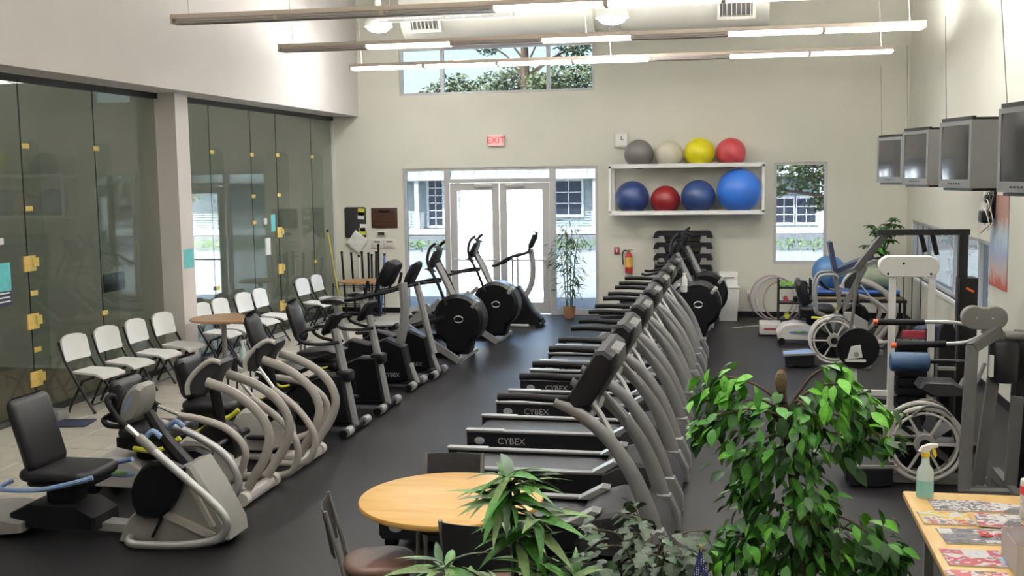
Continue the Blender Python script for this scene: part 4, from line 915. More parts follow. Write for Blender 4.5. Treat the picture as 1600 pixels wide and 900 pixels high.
# wall poster and hanging cables
mat('poster', (.5, .5, .5), .5)
def postermat():
    m = MATS['poster']; n = m.node_tree.nodes; l = m.node_tree.links; b = n['Principled BSDF']
    tc = n.new('ShaderNodeTexCoord'); sp = n.new('ShaderNodeSeparateXYZ'); nz = n.new('ShaderNodeTexNoise'); nz.inputs['Scale'].default_value = 7
    ad = n.new('ShaderNodeMath'); ad.operation = 'MULTIPLY_ADD'; ad.inputs[1].default_value = .35
    r = n.new('ShaderNodeValToRGB'); e = r.color_ramp.elements
    e[0].position = .05; e[0].color = (.12, .10, .10, 1); e[1].position = .95; e[1].color = (.45, .25, .2, 1)
    for p, c in ((.2, (.45, .06, .03)), (.36, (.55, .42, .38)), (.55, (.35, .42, .60)), (.75, (.50, .62, .68))): q = e.new(p); q.color = (*c, 1)
    l.new(tc.outputs['Generated'], sp.inputs[0]); l.new(tc.outputs['Generated'], nz.inputs['Vector']); l.new(nz.outputs[0], ad.inputs[0]); l.new(sp.outputs[2], ad.inputs[2]); l.new(ad.outputs[0], r.inputs[0]); l.new(r.outputs[0], b.inputs['Base Color'])
postermat()
tag(MB().bb(-.012, 0, -.42, .42, -.52, .52).build('wall_poster', 'poster', None, (XR, 12.98, 1.78), smooth=False), 'tall colourful poster on the right wall by the window', 'poster')
cbw = thing('cable_bundle', 'tangle of cords and a small black box hanging under the televisions', 'cables', (2.80, 13.2, 2.05))
MB().rbox((-.06, 0, .0), (.12, .22, .14), .02).build('junction_box', 'black', cbw); MB().rbox((-.02, .0, .20), (.10, .12, .10), .02).build('plug', 'black', cbw)
for k in range(5):
    a = [Vector((-.03, -.1 + .05 * k, .05))]
    for q in range(5): a.append(Vector((-.05 + random.uniform(-.05, .03), -.2 + random.uniform(-.1, .45), .35 - .12 * q + random.uniform(-.08, .1))))
    MB().tube(a, .006, 5, res=4).build('cord', 'frame_grey' if k % 2 else 'offwhite', cbw)
MB().tube([(.0, .45, .35), (-.02, .5, .1), (-.03, .52, -.2), (-.03, .5, -.38)], .005, 5, res=4).build('cord', 'offwhite', cbw)
MB().bb(.0, .049, -.03, .03, -.02, .3).build('wall_plate', 'black', cbw, smooth=False)
# ---------------------------------------------------------------- right side machines
def fan_rower(lab, loc, pad='black_soft', base='greypaint'):
    t = thing('fan_rower', lab, 'rowing machine', loc, 0, 'rowing machines with fan wheels')
    z = .36
    def ring(r, rr, y): return MB().tube([(r * math.cos(2 * PI * k / 40), y, z + r * math.sin(2 * PI * k / 40)) for k in range(40)], rr, 8, closed=True, ref=(0, 1, 0))
    ring(.30, .020, -.10).build('cage_ring', 'whiteshell', t); ring(.30, .020, .10).build('cage_ring', 'whiteshell', t); ring(.255, .012, -.11).build('inner_ring', 'whiteshell', t)
    for k in range(6):
        a = 2 * PI * k / 6 + .0
        MB().sq((.07 * math.cos(a), -.105, z + .07 * math.sin(a)), (.29 * math.cos(a), -.105, z + .29 * math.sin(a)), .010, .006).build('spoke', 'whiteshell', t)
    h = MB().tube([(0, -.135, z), (0, -.09, z)], .085, 24).build('hub', 'greyshell', t); MB().tube([(0, -.14, z), (0, -.10, z)], .045, 18).build('hub_cap', 'black', h)
    for k in range(10):
        a = 2 * PI * k / 10
        MB().box((.17, 0, 0), (.16, .14, .004), Matrix.Translation((0, 0, z)) @ Matrix.Rotation(-a, 4, 'Y') @ Matrix.Rotation(R(20), 4, 'X')).build('fan_blade', 'charcoal', t, smooth=False)
    MB().prism([(-.29, .12), (-.31, .30), (-.27, .36), (.27, .36), (.33, .26), (.30, .08)], .10, .13, 'y').build('back_plate', 'black_soft', t)
    MB().prism([(-.62, .05), (-.62, .14), (-.25, .16), (-.25, .03), (-.4, .0)], -.20, .18, 'y', bev=.015).build('foot_box', 'black_soft', t)
    MB().box((0, 0, 0), (.40, .34, .02), rot_m((-.44, -.01, .175), 0, R(-6))).build('foot_pad', pad, t, smooth=False)
    for y in (-.21, .20): MB().sq((-.66, y, .17), (-.22, y, .19), .012, .012).build('pad_edge', base, t)
    MB().sq((-.3, 0, .05), (.5, 0, .05), .03, .06).build('rail', base, t)
    MB().rbox((.42, 0, .03), (.10, .44, .06), .02).build('rear_foot', base, t); MB().rbox((-.55, 0, .02), (.08, .40, .04), .015).build('front_foot', 'black', t)
    for s in (-1, 1): MB().tube([(-.1, s * .12, .60), (0, s * .12, .68), (.12, s * .12, .665), (.2, s * .12, .6)], .012, 6, res=3).build('carry_handle', 'frame_grey', t)
    return t
fan_rower('white caged fan wheel rower behind the spray bottle', (1.50, 9.32, 0))
fan_rower('white caged fan wheel rower with blue deck in the far right corner', (1.24, 14.9, 0), 'blue_lt', 'greypaint')

# white leg-extension tower with blue roller
wt = thing('leg_machine', 'white framed leg machine with black cam plate and blue roller', 'weight machine', (0, 11.0, 0))
MB().prism([(1.42 + .10 * math.cos(R(a)) - (.0), 1.67 + .10 * math.sin(R(a))) for a in range(90, 271, 15)] + [(1.78 + .10 * math.cos(R(a)), 1.67 + .10 * math.sin(R(a))) for a in range(-90, 91, 15)], -.06, .06, 'y', bev=.01).build('pulley_cover', 'white', wt)
for x in (1.41, 1.55, 1.80): MB().cyl((x, -.064, 1.70 if x == 1.55 else 1.60), (x, -.058, 1.70 if x == 1.55 else 1.60), .012, n=8).build('bolt', 'black', wt)
for x in (1.46, 1.82): MB().sq((x, 0, .0), (x, 0, 1.60), .03, .03).build('post', 'white', wt)
for x in (1.56, 1.64, 1.72): MB().cyl((x, 0, .3), (x, 0, 1.6), .004, n=6).build('cable', 'black', wt)
MB().bb(1.52, 1.77, -.08, .08, .12, .95).build('weight_stack', 'black', wt, smooth=False)
for k in range(9): MB().bb(1.50, 1.78, -.10, .10, .16 + k * .09, .225 + k * .09).build('weight_plate', 'black_soft', wt, smooth=False)
MB().bb(1.54, 1.75, -.14, -.10, .99, 1.06).build('range_handle', 'alarmred', wt, smooth=False)
MB().sq((1.12, .05, .0), (1.12, .05, .76), .03, .03).build('short_post', 'white', wt)
for z in (.42, .27, .10): MB().sq((1.12, .03, z), (1.80, .0, z), .025, .022).build('cross_rail', 'white', wt)
cam_ = MB().tube([(1.15, -.02, .86), (1.15, .02, .86)], .20, 36).build('cam_plate', 'black', wt)
MB().prism([(1.05, .76), (1.08, .88), (1.17, .90), (1.19, .78)], -.05, -.02, 'y').bb(1.03, 1.22, -.06, .05, .735, .755).build('cam_bracket', 'white', wt, smooth=False); MB().cyl((1.13, -.06, .81), (1.13, -.02, .81), .025, n=12).build('cam_pin', 'chrome', cam_)
MB().sq((1.0, .05, .03), (2.0, .05, .03), .03, .05).sq((1.12, -.5, .03), (1.12, .3, .03), .03, .03).build('base_frame', 'white', wt)
mat('rollerblue', (.03, .075, .16), .45, var=.1, scale=10)
MB().rbox((0, 0, 0), (.18, .18, .35), .088, .03, seg=4, M=rot_m((1.55, -.55, .83), 0, R(90))).build('roller_pad', 'rollerblue', wt)
MB().cyl((1.70, -.55, .84), (2.02, -.55, .84), .022, n=10).build('roller_arm', 'black', wt)
MB().bb(1.80, 1.99, -.57, -.53, .76, .79).build('arm_plate', 'silver_lt', wt, smooth=False)
MB().prism([(1.60, .62), (1.64, .68), (1.92, .68), (2.04, .60), (1.98, .55), (1.72, .54)], -.75, -.45, 'y', bev=.03).build('seat', 'charcoal', wt)
MB().sq((1.84, -.6, .55), (1.90, -.55, .0), .04, .04).sq((2.0, -.55, .85), (2.0, -.55, .02), .05, .05).build('seat_post', 'black', wt)
MB().tube([(1.95, -.66, .58), (2.02, -.66, .72), (2.10, -.66, .66), (2.18, -.66, .85)], .018, 8, res=3).build('seat_grip', 'silver', wt)
MB().rbox((2.0, -.3, .04), (.3, .6, .08), .02).build('rear_base', 'black', wt)

# grey press machine
pm = thing('press_machine', 'grey press machine with silver arms and orange tipped black grips', 'weight machine', (0, 9.2, 0))
lob = [(1.86 + .095 * math.cos(R(a)), 1.40 + .095 * math.sin(R(a))) for a in range(60, 271, 15)] + [(2.02 + .095 * math.cos(R(a)), 1.40 + .095 * math.sin(R(a))) for a in range(-90, 121, 15)]
MB().prism(lob, .05, .14, 'y', bev=.008).build('pulley_cover', 'greypaint', pm)
for x in (1.88, 2.0): MB().cyl((x, .045, 1.40), (x, .052, 1.40), .008, n=8).build('bolt', 'silver_lt', pm)
mat('orange', (.75, .13, .04), .45)
for yy, pts in ((.30, [(1.115, 1.325), (1.15, 1.325), (1.52, 1.328), (1.98, 1.293)]), (.22, [(1.25, 1.142), (1.29, 1.143), (1.68, 1.16), (2.0, 1.27)])):
    MB().cyl((pts[0][0], yy, pts[0][1]), (pts[1][0] + .02, yy, pts[1][1]), .023, n=12).build('grip_tip', 'orange', pm)
    MB().cyl((pts[1][0], yy, pts[1][1]), (pts[2][0], yy, pts[2][1]), .027, n=12).build('grip', 'black_soft', pm)
    MB().tube([(pts[2][0] - .01, yy, pts[2][1]), ((pts[2][0] + pts[3][0]) / 2, yy, pts[2][1] + (.0 if yy > .25 else .02)), (pts[3][0], yy - .05, pts[3][1]), (pts[3][0] + .06, .1, pts[3][1] + .02)], .015, 8, res=4).build('press_arm', 'silver_lt', pm)
ch = MB().lathe([(0, .9), (.112, .9), (.118, .92), (.118, 1.19), (.10, 1.225), (.06, 1.24), (0, 1.24)], 24, M=Matrix.Translation((2.08, .0, 0)), cap=False).build('chest_pad', 'vinyl', pm)
MB().bb(1.955, 1.985, -.10, -.05, .95, 1.12).build('pad_label', 'paper', ch, smooth=False)
for (xa, ya, za), (xb, yb, zb) in (((1.76, -.24, .05), (1.82, -.1, 1.20)), ((1.90, -.05, .05), (2.0, -.02, .92)), ((2.13, -.12, .05), (2.16, -.12, .80))): MB().sq((xa, ya, za), (xb, yb, zb), .045, .025).build('upright', 'frame_grey', pm)
MB().sq((1.82, -.1, 1.18), (2.05, .04, 1.30), .04, .04).sq((1.94, .1, 1.3), (2.08, .0, 1.22), .03, .03).build('head_frame', 'frame_grey', pm)
MB().sq((1.76, -.24, .04), (2.3, -.2, .04), .03, .05).sq((2.13, -.4, .04), (2.13, .4, .04), .03, .05).build('base_frame', 'frame_grey', pm)
MB().sq((2.22, .05, .04), (2.25, .05, 1.3), .07, .08).build('weight_tower', 'black', pm)
MB().rbox((2.16, .0, 1.27), (.18, .12, .06), .02).build('tower_cap', 'greypaint', pm)
bd_ = thing('balance_disc', 'flat grey round base with a shiny ring in front of the press machine', 'base plate', (1.72, 8.55, 0))
MB().lathe([(0, 0), (.40, 0), (.40, .02), (.34, .045), (.10, .06), (0, .06)], 40, cap=False).build('disc', 'greypaint', bd_)
MB().tube([(-.05 + .11 * math.cos(2 * PI * k / 28), -.05 + .11 * math.sin(2 * PI * k / 28), .062) for k in range(28)], .010, 6, closed=True).build('ring', 'chrome', bd_)
MB().lathe([(0, .05), (.10, .05), (.10, .064), (0, .064)], 24, M=Matrix.Translation((-.05, -.05, 0)), cap=False).build('inset', 'black_soft', bd_)

# black cable crossover frame
cf = thing('cable_machine', 'tall dark cable frame in front of the right window', 'weight machine', (0, 12.2, 0))
MB().sq((1.45, 0, 1.93), (2.38, 0, 1.93), .03, .035).build('top_bar', 'dkmetal', cf)
MB().sq((2.32, 0, 0), (2.32, 0, 1.93), .045, .045).build('main_post', 'dkmetal', cf); MB().sq((1.52, .0, 1.90), (1.27, .17, 1.53), .035, .06).build('rear_beam', 'frame_grey', cf); MB().cyl((1.29, .16, 1.56), (1.16, .5, 0), .018, n=8).build('rear_post', 'greypaint', cf)
sb = MB().bb(2.28, 2.46, -.1, .12, .25, 1.45).build('stack_cover', 'black', cf, smooth=False)
MB().bb(-.02, .07, -.002, 0, -.012, .012, rot_m((2.36, -.102, 1.34), 0, R(28))).build('label', 'orange', sb, smooth=False)
for x, z in ((1.91, 1.75), (2.03, 1.72)): MB().tube([(x - .02, 0, 1.92), (x, -.01, z + .1), (x + .03, -.01, z - .03)], .026, 8).build('pull_grip', 'black_soft', cf)
MB().sq((1.16, .5, .03), (2.4, 0, .03), .03, .05).build('base_bar', 'dkmetal', cf)
MB().prism([(2.02, .0), (2.02, .95), (2.07, 1.05), (2.14, 1.05), (2.18, .95), (2.18, 0)], -.5, -.40, 'y', bev=.02).build('pad_post', 'black_soft', cf)
wm = thing('weight_storage', 'dark triangular stand with a navy cushion below the right window', 'stand', (2.25, 13.4, 0))
MB().prism([(-.25, .62), (-.20, .74), (.0, .80), (.2, .74), (.25, .62), (.05, .52)], -.12, .12, 'y', bev=.03).build('cushion', 'navy', wm); MB().cyl((0, 0, .04), (0, 0, .56), .03, n=10).build('post', 'dkmetal', wm); MB().rbox((0, 0, .02), (.5, .4, .04), .02).build('base', 'dkmetal', wm)

# incline bench with navy pads
ib = thing('incline_bench', 'raised incline bench with navy pads on slanted grey legs', 'bench', (0, 15.9, 0))
mat('navypad', (.02, .028, .075), .4, var=.1, scale=9)
MB().sq((1.25, 0, 1.60), (1.33, 0, 1.20), .030, .16).build('back_pad', 'navypad', ib)
MB().sq((1.33, 0, 1.19), (1.84, 0, 1.40), .030, .16).build('seat_pad', 'navypad', ib)
MB().sq((1.30, 0, 1.26), (1.36, 0, 1.10), .025, .03).sq((1.36, 0, 1.12), (1.95, 0, 1.34), .022, .03).build('pad_frame', 'silver_lt', ib)
MB().sq((1.34, 0, 1.14), (1.50, 0, .04), .030, .035).sq((1.74, 0, 1.25), (1.40, 0, .55), .035, .035).build('leg', 'greypaint', ib)
for q in (-1, 1): MB().tube([(1.08, q * .22, .62), (1.06, q * .22, .95), (1.12, q * .22, 1.13), (1.30, q * .22, 1.15), (1.36, q * .2, 1.1)], .022, 8, res=4).build('side_handle', 'silver', ib)
MB().sq((1.08, -.22, .62), (1.08, .22, .62), .022, .022).sq((1.08, 0, .60), (1.45, 0, .45), .025, .025).build('handle_brace', 'silver', ib)
MB().sq((1.1, 0, .03), (2.0, 0, .03), .03, .05).sq((1.5, -.3, .03), (1.5, .3, .03), .03, .04).build('base_frame', 'greypaint', ib)
stepper_white('white recumbent stepper in the far right corner behind the fan rower', (1.52, 16.85, 0))
ws = thing('low_white_box', 'low white machine box with a red stripe by the hula hoops', 'box', (.50, 17.75, 0))
MB().rbox((0, 0, .11), (.34, .5, .17), .03, .015).build('case', 'whiteshell', ws); MB().bb(-.1, .12, -.253, -.248, .10, .13).build('stripe', 'alarmred', ws, smooth=False); MB().rbox((0, 0, .015), (.36, .46, .03), .01).build('base', 'black', ws)
# storage rack with dumbbells
sr_ = thing('dumbbell_rack', 'small black shelf rack of dumbbells by the back wall', 'rack', (.92, 18.75, 0))
for x in (-.26, .26):
    for y in (-.16, .16): MB().bb(x - .015, x + .015, y - .015, y + .015, 0, .80).build('post', 'dkmetal', sr_, smooth=False)
for z in (.12, .40, .66): MB().bb(-.27, .27, -.18, .18, z - .012, z + .012).build('shelf', 'dkmetal', sr_, smooth=False)
mat('db_green', (.20, .55, .06), .45); mat('db_red', (.35, .04, .06), .45)
def dumbbell(lab, loc, mt, L=.16, r=.045):
    o = thing('dumbbell', lab, 'dumbbell', loc, R(90), 'dumbbells on the small rack')
    MB().cyl((-L / 2, 0, r), (L / 2, 0, r), .014, n=8).build('grip', 'silver', o)
    for s in (-1, 1): MB().tube([(s * (L / 2 - .03), 0, r), (s * (L / 2 + .03), 0, r)], r, 6).build('head', mt, o)
for i, (x, z, mt, lb) in enumerate(((-.18, .673, 'db_green', 'green dumbbell at the left end of the top shelf'), (-.07, .673, 'db_green', 'green dumbbell second on the top shelf'), (.05, .673, 'blue_rub', 'blue dumbbell on the top shelf'), (.17, .673, 'black', 'black dumbbell at the right end of the top shelf'),
                                    (-.14, .413, 'db_red', 'dark red dumbbell on the middle shelf'), (.02, .413, 'black', 'black dumbbell in the middle of the middle shelf'), (.17, .413, 'charcoal', 'grey dumbbell at the right of the middle shelf'), (-.12, .133, 'yellow', 'yellow dumbbell on the bottom shelf'), (.10, .133, 'black', 'black dumbbell on the bottom shelf'))):
    dumbbell(lb, (.92 + x, 18.75, z), mt)
mat('hoop_pink', (.42, .30, .32), .4, var=.1); mat('hoop_tan', (.33, .24, .17), .4, var=.1); mat('hoop_lil', (.38, .34, .42), .4, var=.1)
for i, (x, y, r, mt, lb) in enumerate(((.58, 19.42, .37, 'hoop_pink', 'large pinkish hula hoop leaning on the back wall'), (.66, 19.36, .36, 'hoop_lil', 'pale lilac hula hoop leaning in front of the pink one'), (.76, 19.30, .33, 'hoop_tan', 'tan hula hoop leaning nearest the dumbbell rack'))):
    o = MB().tube([(r * math.cos(2 * PI * k / 40), (r + r * math.sin(2 * PI * k / 40)) * .45, r + r * math.sin(2 * PI * k / 40)) for k in range(40)], .014, 8, closed=True).build('hula_hoop', mt, None, (x, y, .016))
    tag(o, lb, 'hoop', 'hula hoops leaning on the back wall')
# low mat table with ball, roller, mats
tb = thing('mat_cart', 'dark low cart of exercise mats in the far right corner', 'cart', (1.85, 18.2, 0))
MB().bb(-.75, .75, -.3, .3, .50, .54).bb(-.75, .75, -.3, .3, .10, .14).build('shelf', 'dkmetal', tb, smooth=False)
for x in (-.72, .72):
    for y in (-.27, .27): MB().bb(x - .02, x + .02, y - .02, y + .02, 0, .54).build('leg', 'dkmetal', tb, smooth=False)
for k, (z, mt, lb) in enumerate(((.541, 'court_floor', 'tan folded mat on the dark cart, bottom of three'), (.591, 'black_soft', 'black folded mat on the dark cart, middle of three'), (.641, 'blue_rub', 'blue folded mat on the dark cart, top of three'))):
    tag(MB().rbox((0, 0, .0245), (1.3, .52, .049), .02, .015).build('exercise_mat', mt, None, (1.85, 18.2, z)), lb, 'mat', 'folded mats on the dark cart')
mat('rollgreen', (.20, .23, .16), .6, var=.12, scale=10)
tag(MB().cyl((-.36, 0, 0), (.36, 0, 0), .17, n=28).build('foam_roller', 'rollgreen', None, (2.10, 18.2, .861)), 'thick grey green bolster lying on the mat pile', 'bolster')
tag(MB().ell((0, 0, 0), (.27, .27, .27), 32, 20).build('exercise_ball', ballmat('ball_teal', (.06, .16, .34)), None, (1.43, 18.18, .9615)), 'blue exercise ball resting on the mat pile under the back window', 'ball')
# ---------------------------------------------------------------- foreground table, chairs, desk
rt = thing('round_table', 'round light wood table in the foreground', 'table', (-1.63, 5.97, 0))
MB().lathe([(0, .70), (.515, .70), (.535, .712), (.538, .725), (.533, .738), (.52, .742), (0, .742)], 64, cap=False).build('table_top', 'tabletop', rt)
MB().lathe([(.0, .05), (.055, .05), (.05, .2), (.05, .60), (.07, .70), (0, .70)], 20, cap=False).build('column', 'cafe_top', rt)
for a in (0, 90): MB().rbox((0, 0, .045), (.8, .09, .05), .02, M=Matrix.Rotation(R(a + 40), 4, 'Z')).build('foot', 'dkmetal', rt)
for a in (0, 90): MB().rbox((0, 0, .675), (.7, .06, .045), .01, M=Matrix.Rotation(R(a + 40), 4, 'Z')).build('support_bar', 'black', rt)

def cafe_chair(lab):
    t = thing('cafe_chair', lab, 'chair', (0, 0, 0), 0, 'metal chairs around the round wooden table')
    MB().rbox((0, .0, .465), (.40, .40, .06), .16, .028, seg=6, rings=3).build('seat', 'brownseat', t)
    MB().rbox((0, 0, .43), (.36, .36, .02), .12).build('seat_pan', 'dkmetal', t)
    v = []; f = []; n = 9
    for k in range(2):
        for i in range(n):
            a = -1 + 2 * i / (n - 1)
            for z in (.56, .815): v.append((a * .18, -.225 - (z - .5) * .17 - .03 * (1 - a * a) + (.0035 if k else -.0035), z))
    N = 2 * n
    for i in range(n - 1):
        q = i * 2; f += [(q, q + 2, q + 3, q + 1), (N + q, N + q + 1, N + q + 3, N + q + 2), (q, N + q, N + q + 2, q + 2), (q + 1, q + 3, N + q + 3, N + q + 1)]
    f += [(0, 1, N + 1, N), (N - 2, 2 * N - 2, 2 * N - 1, N - 1)]
    MB().add(v, f).build('back_panel', 'charcoal', t)
    for s in (-1, 1):
        MB().tube([(s * .185, -.24, 0), (s * .185, -.19, .30), (s * .185, -.20, .50), (s * .185, -.28, .825)], .013, 8, ry=.011, res=3).build('back_post', 'greypaint', t)
        MB().tube([(s * .17, .19, 0), (s * .165, .15, .43)], .012, 8).build('front_leg', 'greypaint', t)
        MB().tube([(s * .17, .15, .42), (s * .185, -.19, .42)], .010, 6).build('side_bar', 'greypaint', t)
    return t
c0 = cafe_chair('metal chair with brown seat, seen edge on at the left of the table')
c0.location = (-1.95, 5.60, 0); c0.rotation_euler.z = R(-71)
dup(c0, (-1.31, 5.56, 0), R(-2), 'metal chair with dark back panel, on the near side of the table')
dup(c0, (-1.76, 6.37, 0), R(186), 'metal chair with dark back panel, on the far side of the table')
dk = thing('desk', 'light wood desk with magazines at the right edge', 'desk', (0, 0, 0))
MB().rbox((1.46, 5.35, .742), (1.06, 2.16, .036), .015, .008).build('desk_top', 'desk', dk)
for x in (1.06, 1.92):
    for y in (4.40, 6.30): MB().sq((x, y, 0), (x, y, .724), .025, .025).build('leg', 'silver', dk)
MB().bb(1.06, 1.92, 6.29, 6.31, .62, .724).build('apron', 'silver', dk, smooth=False)
spray_bottle('white spray bottle with yellow trigger on the desk corner', (1.035, 6.32, .76), 'cream_bottle', 'liquid', 'trig_yel', 1.08, R(8))
def magmat(name, cols, sx=7, sy=5, seed=0.):
    m = bpy.data.materials.new(name); m.use_nodes = True; MATS[name] = m; n = m.node_tree.nodes; l = m.node_tree.links; b = n['Principled BSDF']; b.inputs['Roughness'].default_value = .3
    tc = n.new('ShaderNodeTexCoord'); mp = n.new('ShaderNodeMapping'); mp.inputs['Location'].default_value = (seed, seed * .7, seed); mp.inputs['Scale'].default_value = (sx, sy, 1)
    vo = n.new('ShaderNodeTexVoronoi'); vo.inputs['Scale'].default_value = 1.0; vo.distance = 'CHEBYCHEV'
    nz = n.new('ShaderNodeTexNoise'); nz.inputs['Scale'].default_value = 2.5; sp = n.new('ShaderNodeSeparateColor'); mixv = n.new('ShaderNodeMath'); mixv.operation = 'MULTIPLY_ADD'; mixv.inputs[1].default_value = .5
    r = n.new('ShaderNodeValToRGB'); r.color_ramp.interpolation = 'CONSTANT'; e = r.color_ramp.elements
    e[0].position = 0; e[0].color = (*cols[0], 1); e[1].position = .25 + .6 / len(cols); e[1].color = (*cols[1], 1)
    for k, c in enumerate(cols[2:], 2): q = e.new(.25 + .6 * k / len(cols)); q.color = (*c, 1)
    l.new(tc.outputs['Object'], mp.inputs[0]); l.new(mp.outputs[0], vo.inputs['Vector']); l.new(mp.outputs[0], nz.inputs['Vector']); l.new(vo.outputs['Color'], sp.inputs[0]); l.new(sp.outputs[0], mixv.inputs[0])
    hf = n.new('ShaderNodeMath'); hf.operation = 'MULTIPLY'; hf.inputs[1].default_value = .6; l.new(nz.outputs[0], hf.inputs[0]); l.new(hf.outputs[0], mixv.inputs[2]); l.new(mixv.outputs[0], r.inputs[0]); l.new(r.outputs[0], b.inputs['Base Color'])
W_, K_, R_, Y_, S_, B_, P_ = (.75, .72, .72), (.10, .09, .10), (.50, .07, .10), (.72, .55, .08), (.72, .40, .24), (.42, .58, .72), (.22, .20, .26)
magmat('mag_a', [K_, W_, P_, W_, K_], 16, 22, .3); magmat('mag_b', [W_, Y_, S_, R_, W_, P_], 9, 9, 1.7); magmat('mag_c', [K_, P_, K_, W_, K_], 7, 14, 3.1); magmat('mag_d', [W_, B_, R_, W_, B_], 7, 7, 5.2); magmat('mag_e', [K_, S_, W_, R_], 12, 12, 7.7); magmat('mag_f', [W_, P_, R_, W_, K_], 10, 10, 9.1)
def magazine(lab, x, y, w, h, a, mt, z=.761, th=.007):
    o = thing('magazine', lab, 'magazine', (x, y, z), R(a), 'magazines on the desk')
    MB().bb(-w / 2, w / 2, -h / 2, h / 2, 0, th - .001).build('pages', 'paper', o, smooth=False)
    v = []; f = []
    for i in range(9):
        u = -1 + i / 4
        for j in (-1, 1): v.append((u * w / 2, j * h / 2, th - .0005 + .004 * max(0, u - .6)))
    for i in range(8): q = i * 2; f.append((q, q + 2, q + 3, q + 1))
    MB().add(v, f).build('cover', mt, o, fix=False); return o
magazine('black and white magazine farthest back on the desk', 1.19, 6.165, .29, .19, 3, 'mag_a'); magazine('pale magazine with red corner behind the canister', 1.40, 6.155, .19, .17, -14, 'mag_f')
magazine('magazine with yellow and skin tones in the second row', 1.08, 5.93, .26, .22, 2, 'mag_b'); magazine('pale blue and red magazine overlapping the second row', 1.335, 5.90, .22, .22, -6, 'mag_f', .769)
m3 = magazine('dark magazine with big red letters on the desk', 1.185, 5.65, .36, .235, 4, 'mag_c'); magazine('pale magazine under the dark one at its right end', 1.41, 5.66, .20, .22, -4, 'mag_f', .769)
mat('redletter', (.62, .03, .03), .5)
put_text(text_mesh('Bo', .13, 'redletter', .0006), m3, (.075, .02, .010), (0, 0, 0)); MB().bb(-.175, -.11, .05, .10, .0068, .0076).build('address_label', 'paper', m3, smooth=False)
magazine('magazine with light blue cover near the desk edge', 1.10, 5.325, .27, .22, 2, 'mag_d'); magazine('dark magazine with orange picture, nearest on the desk', 1.07, 5.03, .27, .22, 1, 'mag_e')
cn = thing('canister', 'white canister with red print at the picture edge on the desk', 'canister', (1.505, 5.98, .76))
mat('canprint', (.72, .70, .66), .5, var=.25, scale=60)
MB().lathe([(0, 0), (.048, 0), (.05, .01), (.052, .20), (.05, .215), (0, .215)], 24, cap=False).build('body', 'canprint', cn); MB().lathe([(.0525, .14), (.0528, .185)], 24, cap=False).build('print_band', 'redletter', cn)
pbx = thing('plastic_box', 'frosted clear plastic box in the bottom right corner', 'box', (1.33, 5.22, .77))
mat('frosted', (.62, .60, .60), .5); 
_n = MATS['frosted'].node_tree; _b = _n.nodes['Principled BSDF']; _b.inputs['Alpha'].default_value = .55
for a, b, c, d in ((-.10, .10, -.15, -.147), (-.10, .10, .147, .15), (-.10, -.097, -.147, .147), (.097, .10, -.147, .147)): MB().bb(a, b, c, d, 0, .14).build('side', 'frosted', pbx, smooth=False)
MB().bb(-.097, .097, -.147, .147, 0, .003).build('bottom', 'frosted', pbx, smooth=False)
stl = thing('stool', 'brown padded stool tucked at the left side of the desk', 'stool', (.80, 5.60, 0))
MB().lathe([(0, .44), (.18, .44), (.205, .46), (.205, .48), (.17, .505), (0, .51)], 32, cap=False).build('seat', 'brownseat', stl)
for a in range(4): MB().tube([(.12 * math.cos(R(45 + 90 * a)), .12 * math.sin(R(45 + 90 * a)), .44), (.17 * math.cos(R(45 + 90 * a)), .17 * math.sin(R(45 + 90 * a)), 0)], .012, 8).build('leg', 'greypaint', stl)

# ---------------------------------------------------------------- plants
def leaf_mesh(name, mt, L=1., w=.4, fold=.25, droop=.25, lance=False, lobed=False):
    n = 7; v = []; f = []
    for i in range(n):
        u = i / (n - 1)
        if lobed: hw = w / 2 * (.0, .75, 1.0, .62, .85, .4, .0)[i]
        elif lance: hw = w / 2 * (.15, .8, 1.0, .9, .65, .35, .0)[i]
        else: hw = w / 2 * (.05, .62, .95, 1.0, .8, .42, .0)[i]
        x = L * u; z = -droop * L * u * u
        v += [(x, -hw, z + fold * hw), (x, 0, z), (x, hw, z + fold * hw)]
    for i in range(n - 1):
        q = i * 3; f += [(q, q + 3, q + 4, q + 1), (q + 1, q + 4, q + 5, q + 2)]
    return MB().add(v, f).mesh(name, mt, fix=False, ang=70)
def leaf_M(p, d, roll=0., s=1., sw=1.):
    d = Vector(d).normalized(); up = Vector((0, 0, 1)) if abs(d.z) < .95 else Vector((1, 0, 0))
    y = up.cross(d).normalized(); z = d.cross(y)
    M = Matrix((d, y, z)).transposed().to_4x4() @ Matrix.Rotation(roll, 4, 'X') @ Matrix.Diagonal((s, s * sw, s, 1))
    return Matrix.Translation(p) @ M
def scatter(t, leaves, meshes, limit=300):
    """leaves: (matrix, mesh index); the nearest `limit` become parts, the rest one joined part"""
    o_loc = t.location; leaves = sorted(leaves, key=lambda q: (q[0].translation + o_loc - Vector((0, 0, 2.6))).length)
    for M, k in leaves[:limit]:
        o = bpy.data.objects.new('leaf', meshes[k]); COL.objects.link(o); o.parent = t; o.matrix_basis = M
    rest = {}
    for M, k in leaves[limit:]: rest.setdefault(k, []).append(M)
    for k, Ms in rest.items():
        mb = MB(); me = meshes[k]
        for M in Ms: mb.add([vv.co for vv in me.vertices], [tuple(p.vertices) for p in me.polygons], M)
        o = mb.build('foliage', me.materials[0].name, t, fix=False, ang=70); o['kind'] = 'stuff'
def pot(t, r, h, mt, z=0):
    p = MB().lathe([(0, z), (r * .72, z), (r * .76, z + .01), (r * .97, z + h * .85), (r * 1.05, z + h * .86), (r * 1.05, z + h), (r * .95, z + h), (r * .93, z + h * .9), (0, z + h * .9)], 28, cap=False).build('pot', mt, t)
    MB().lathe([(0, z + h * .9), (r * .92, z + h * .9), (r * .9, z + h * .92), (0, z + h * .93)], 20, cap=False).build('soil', 'moss', p)
rg = random.Random(11)
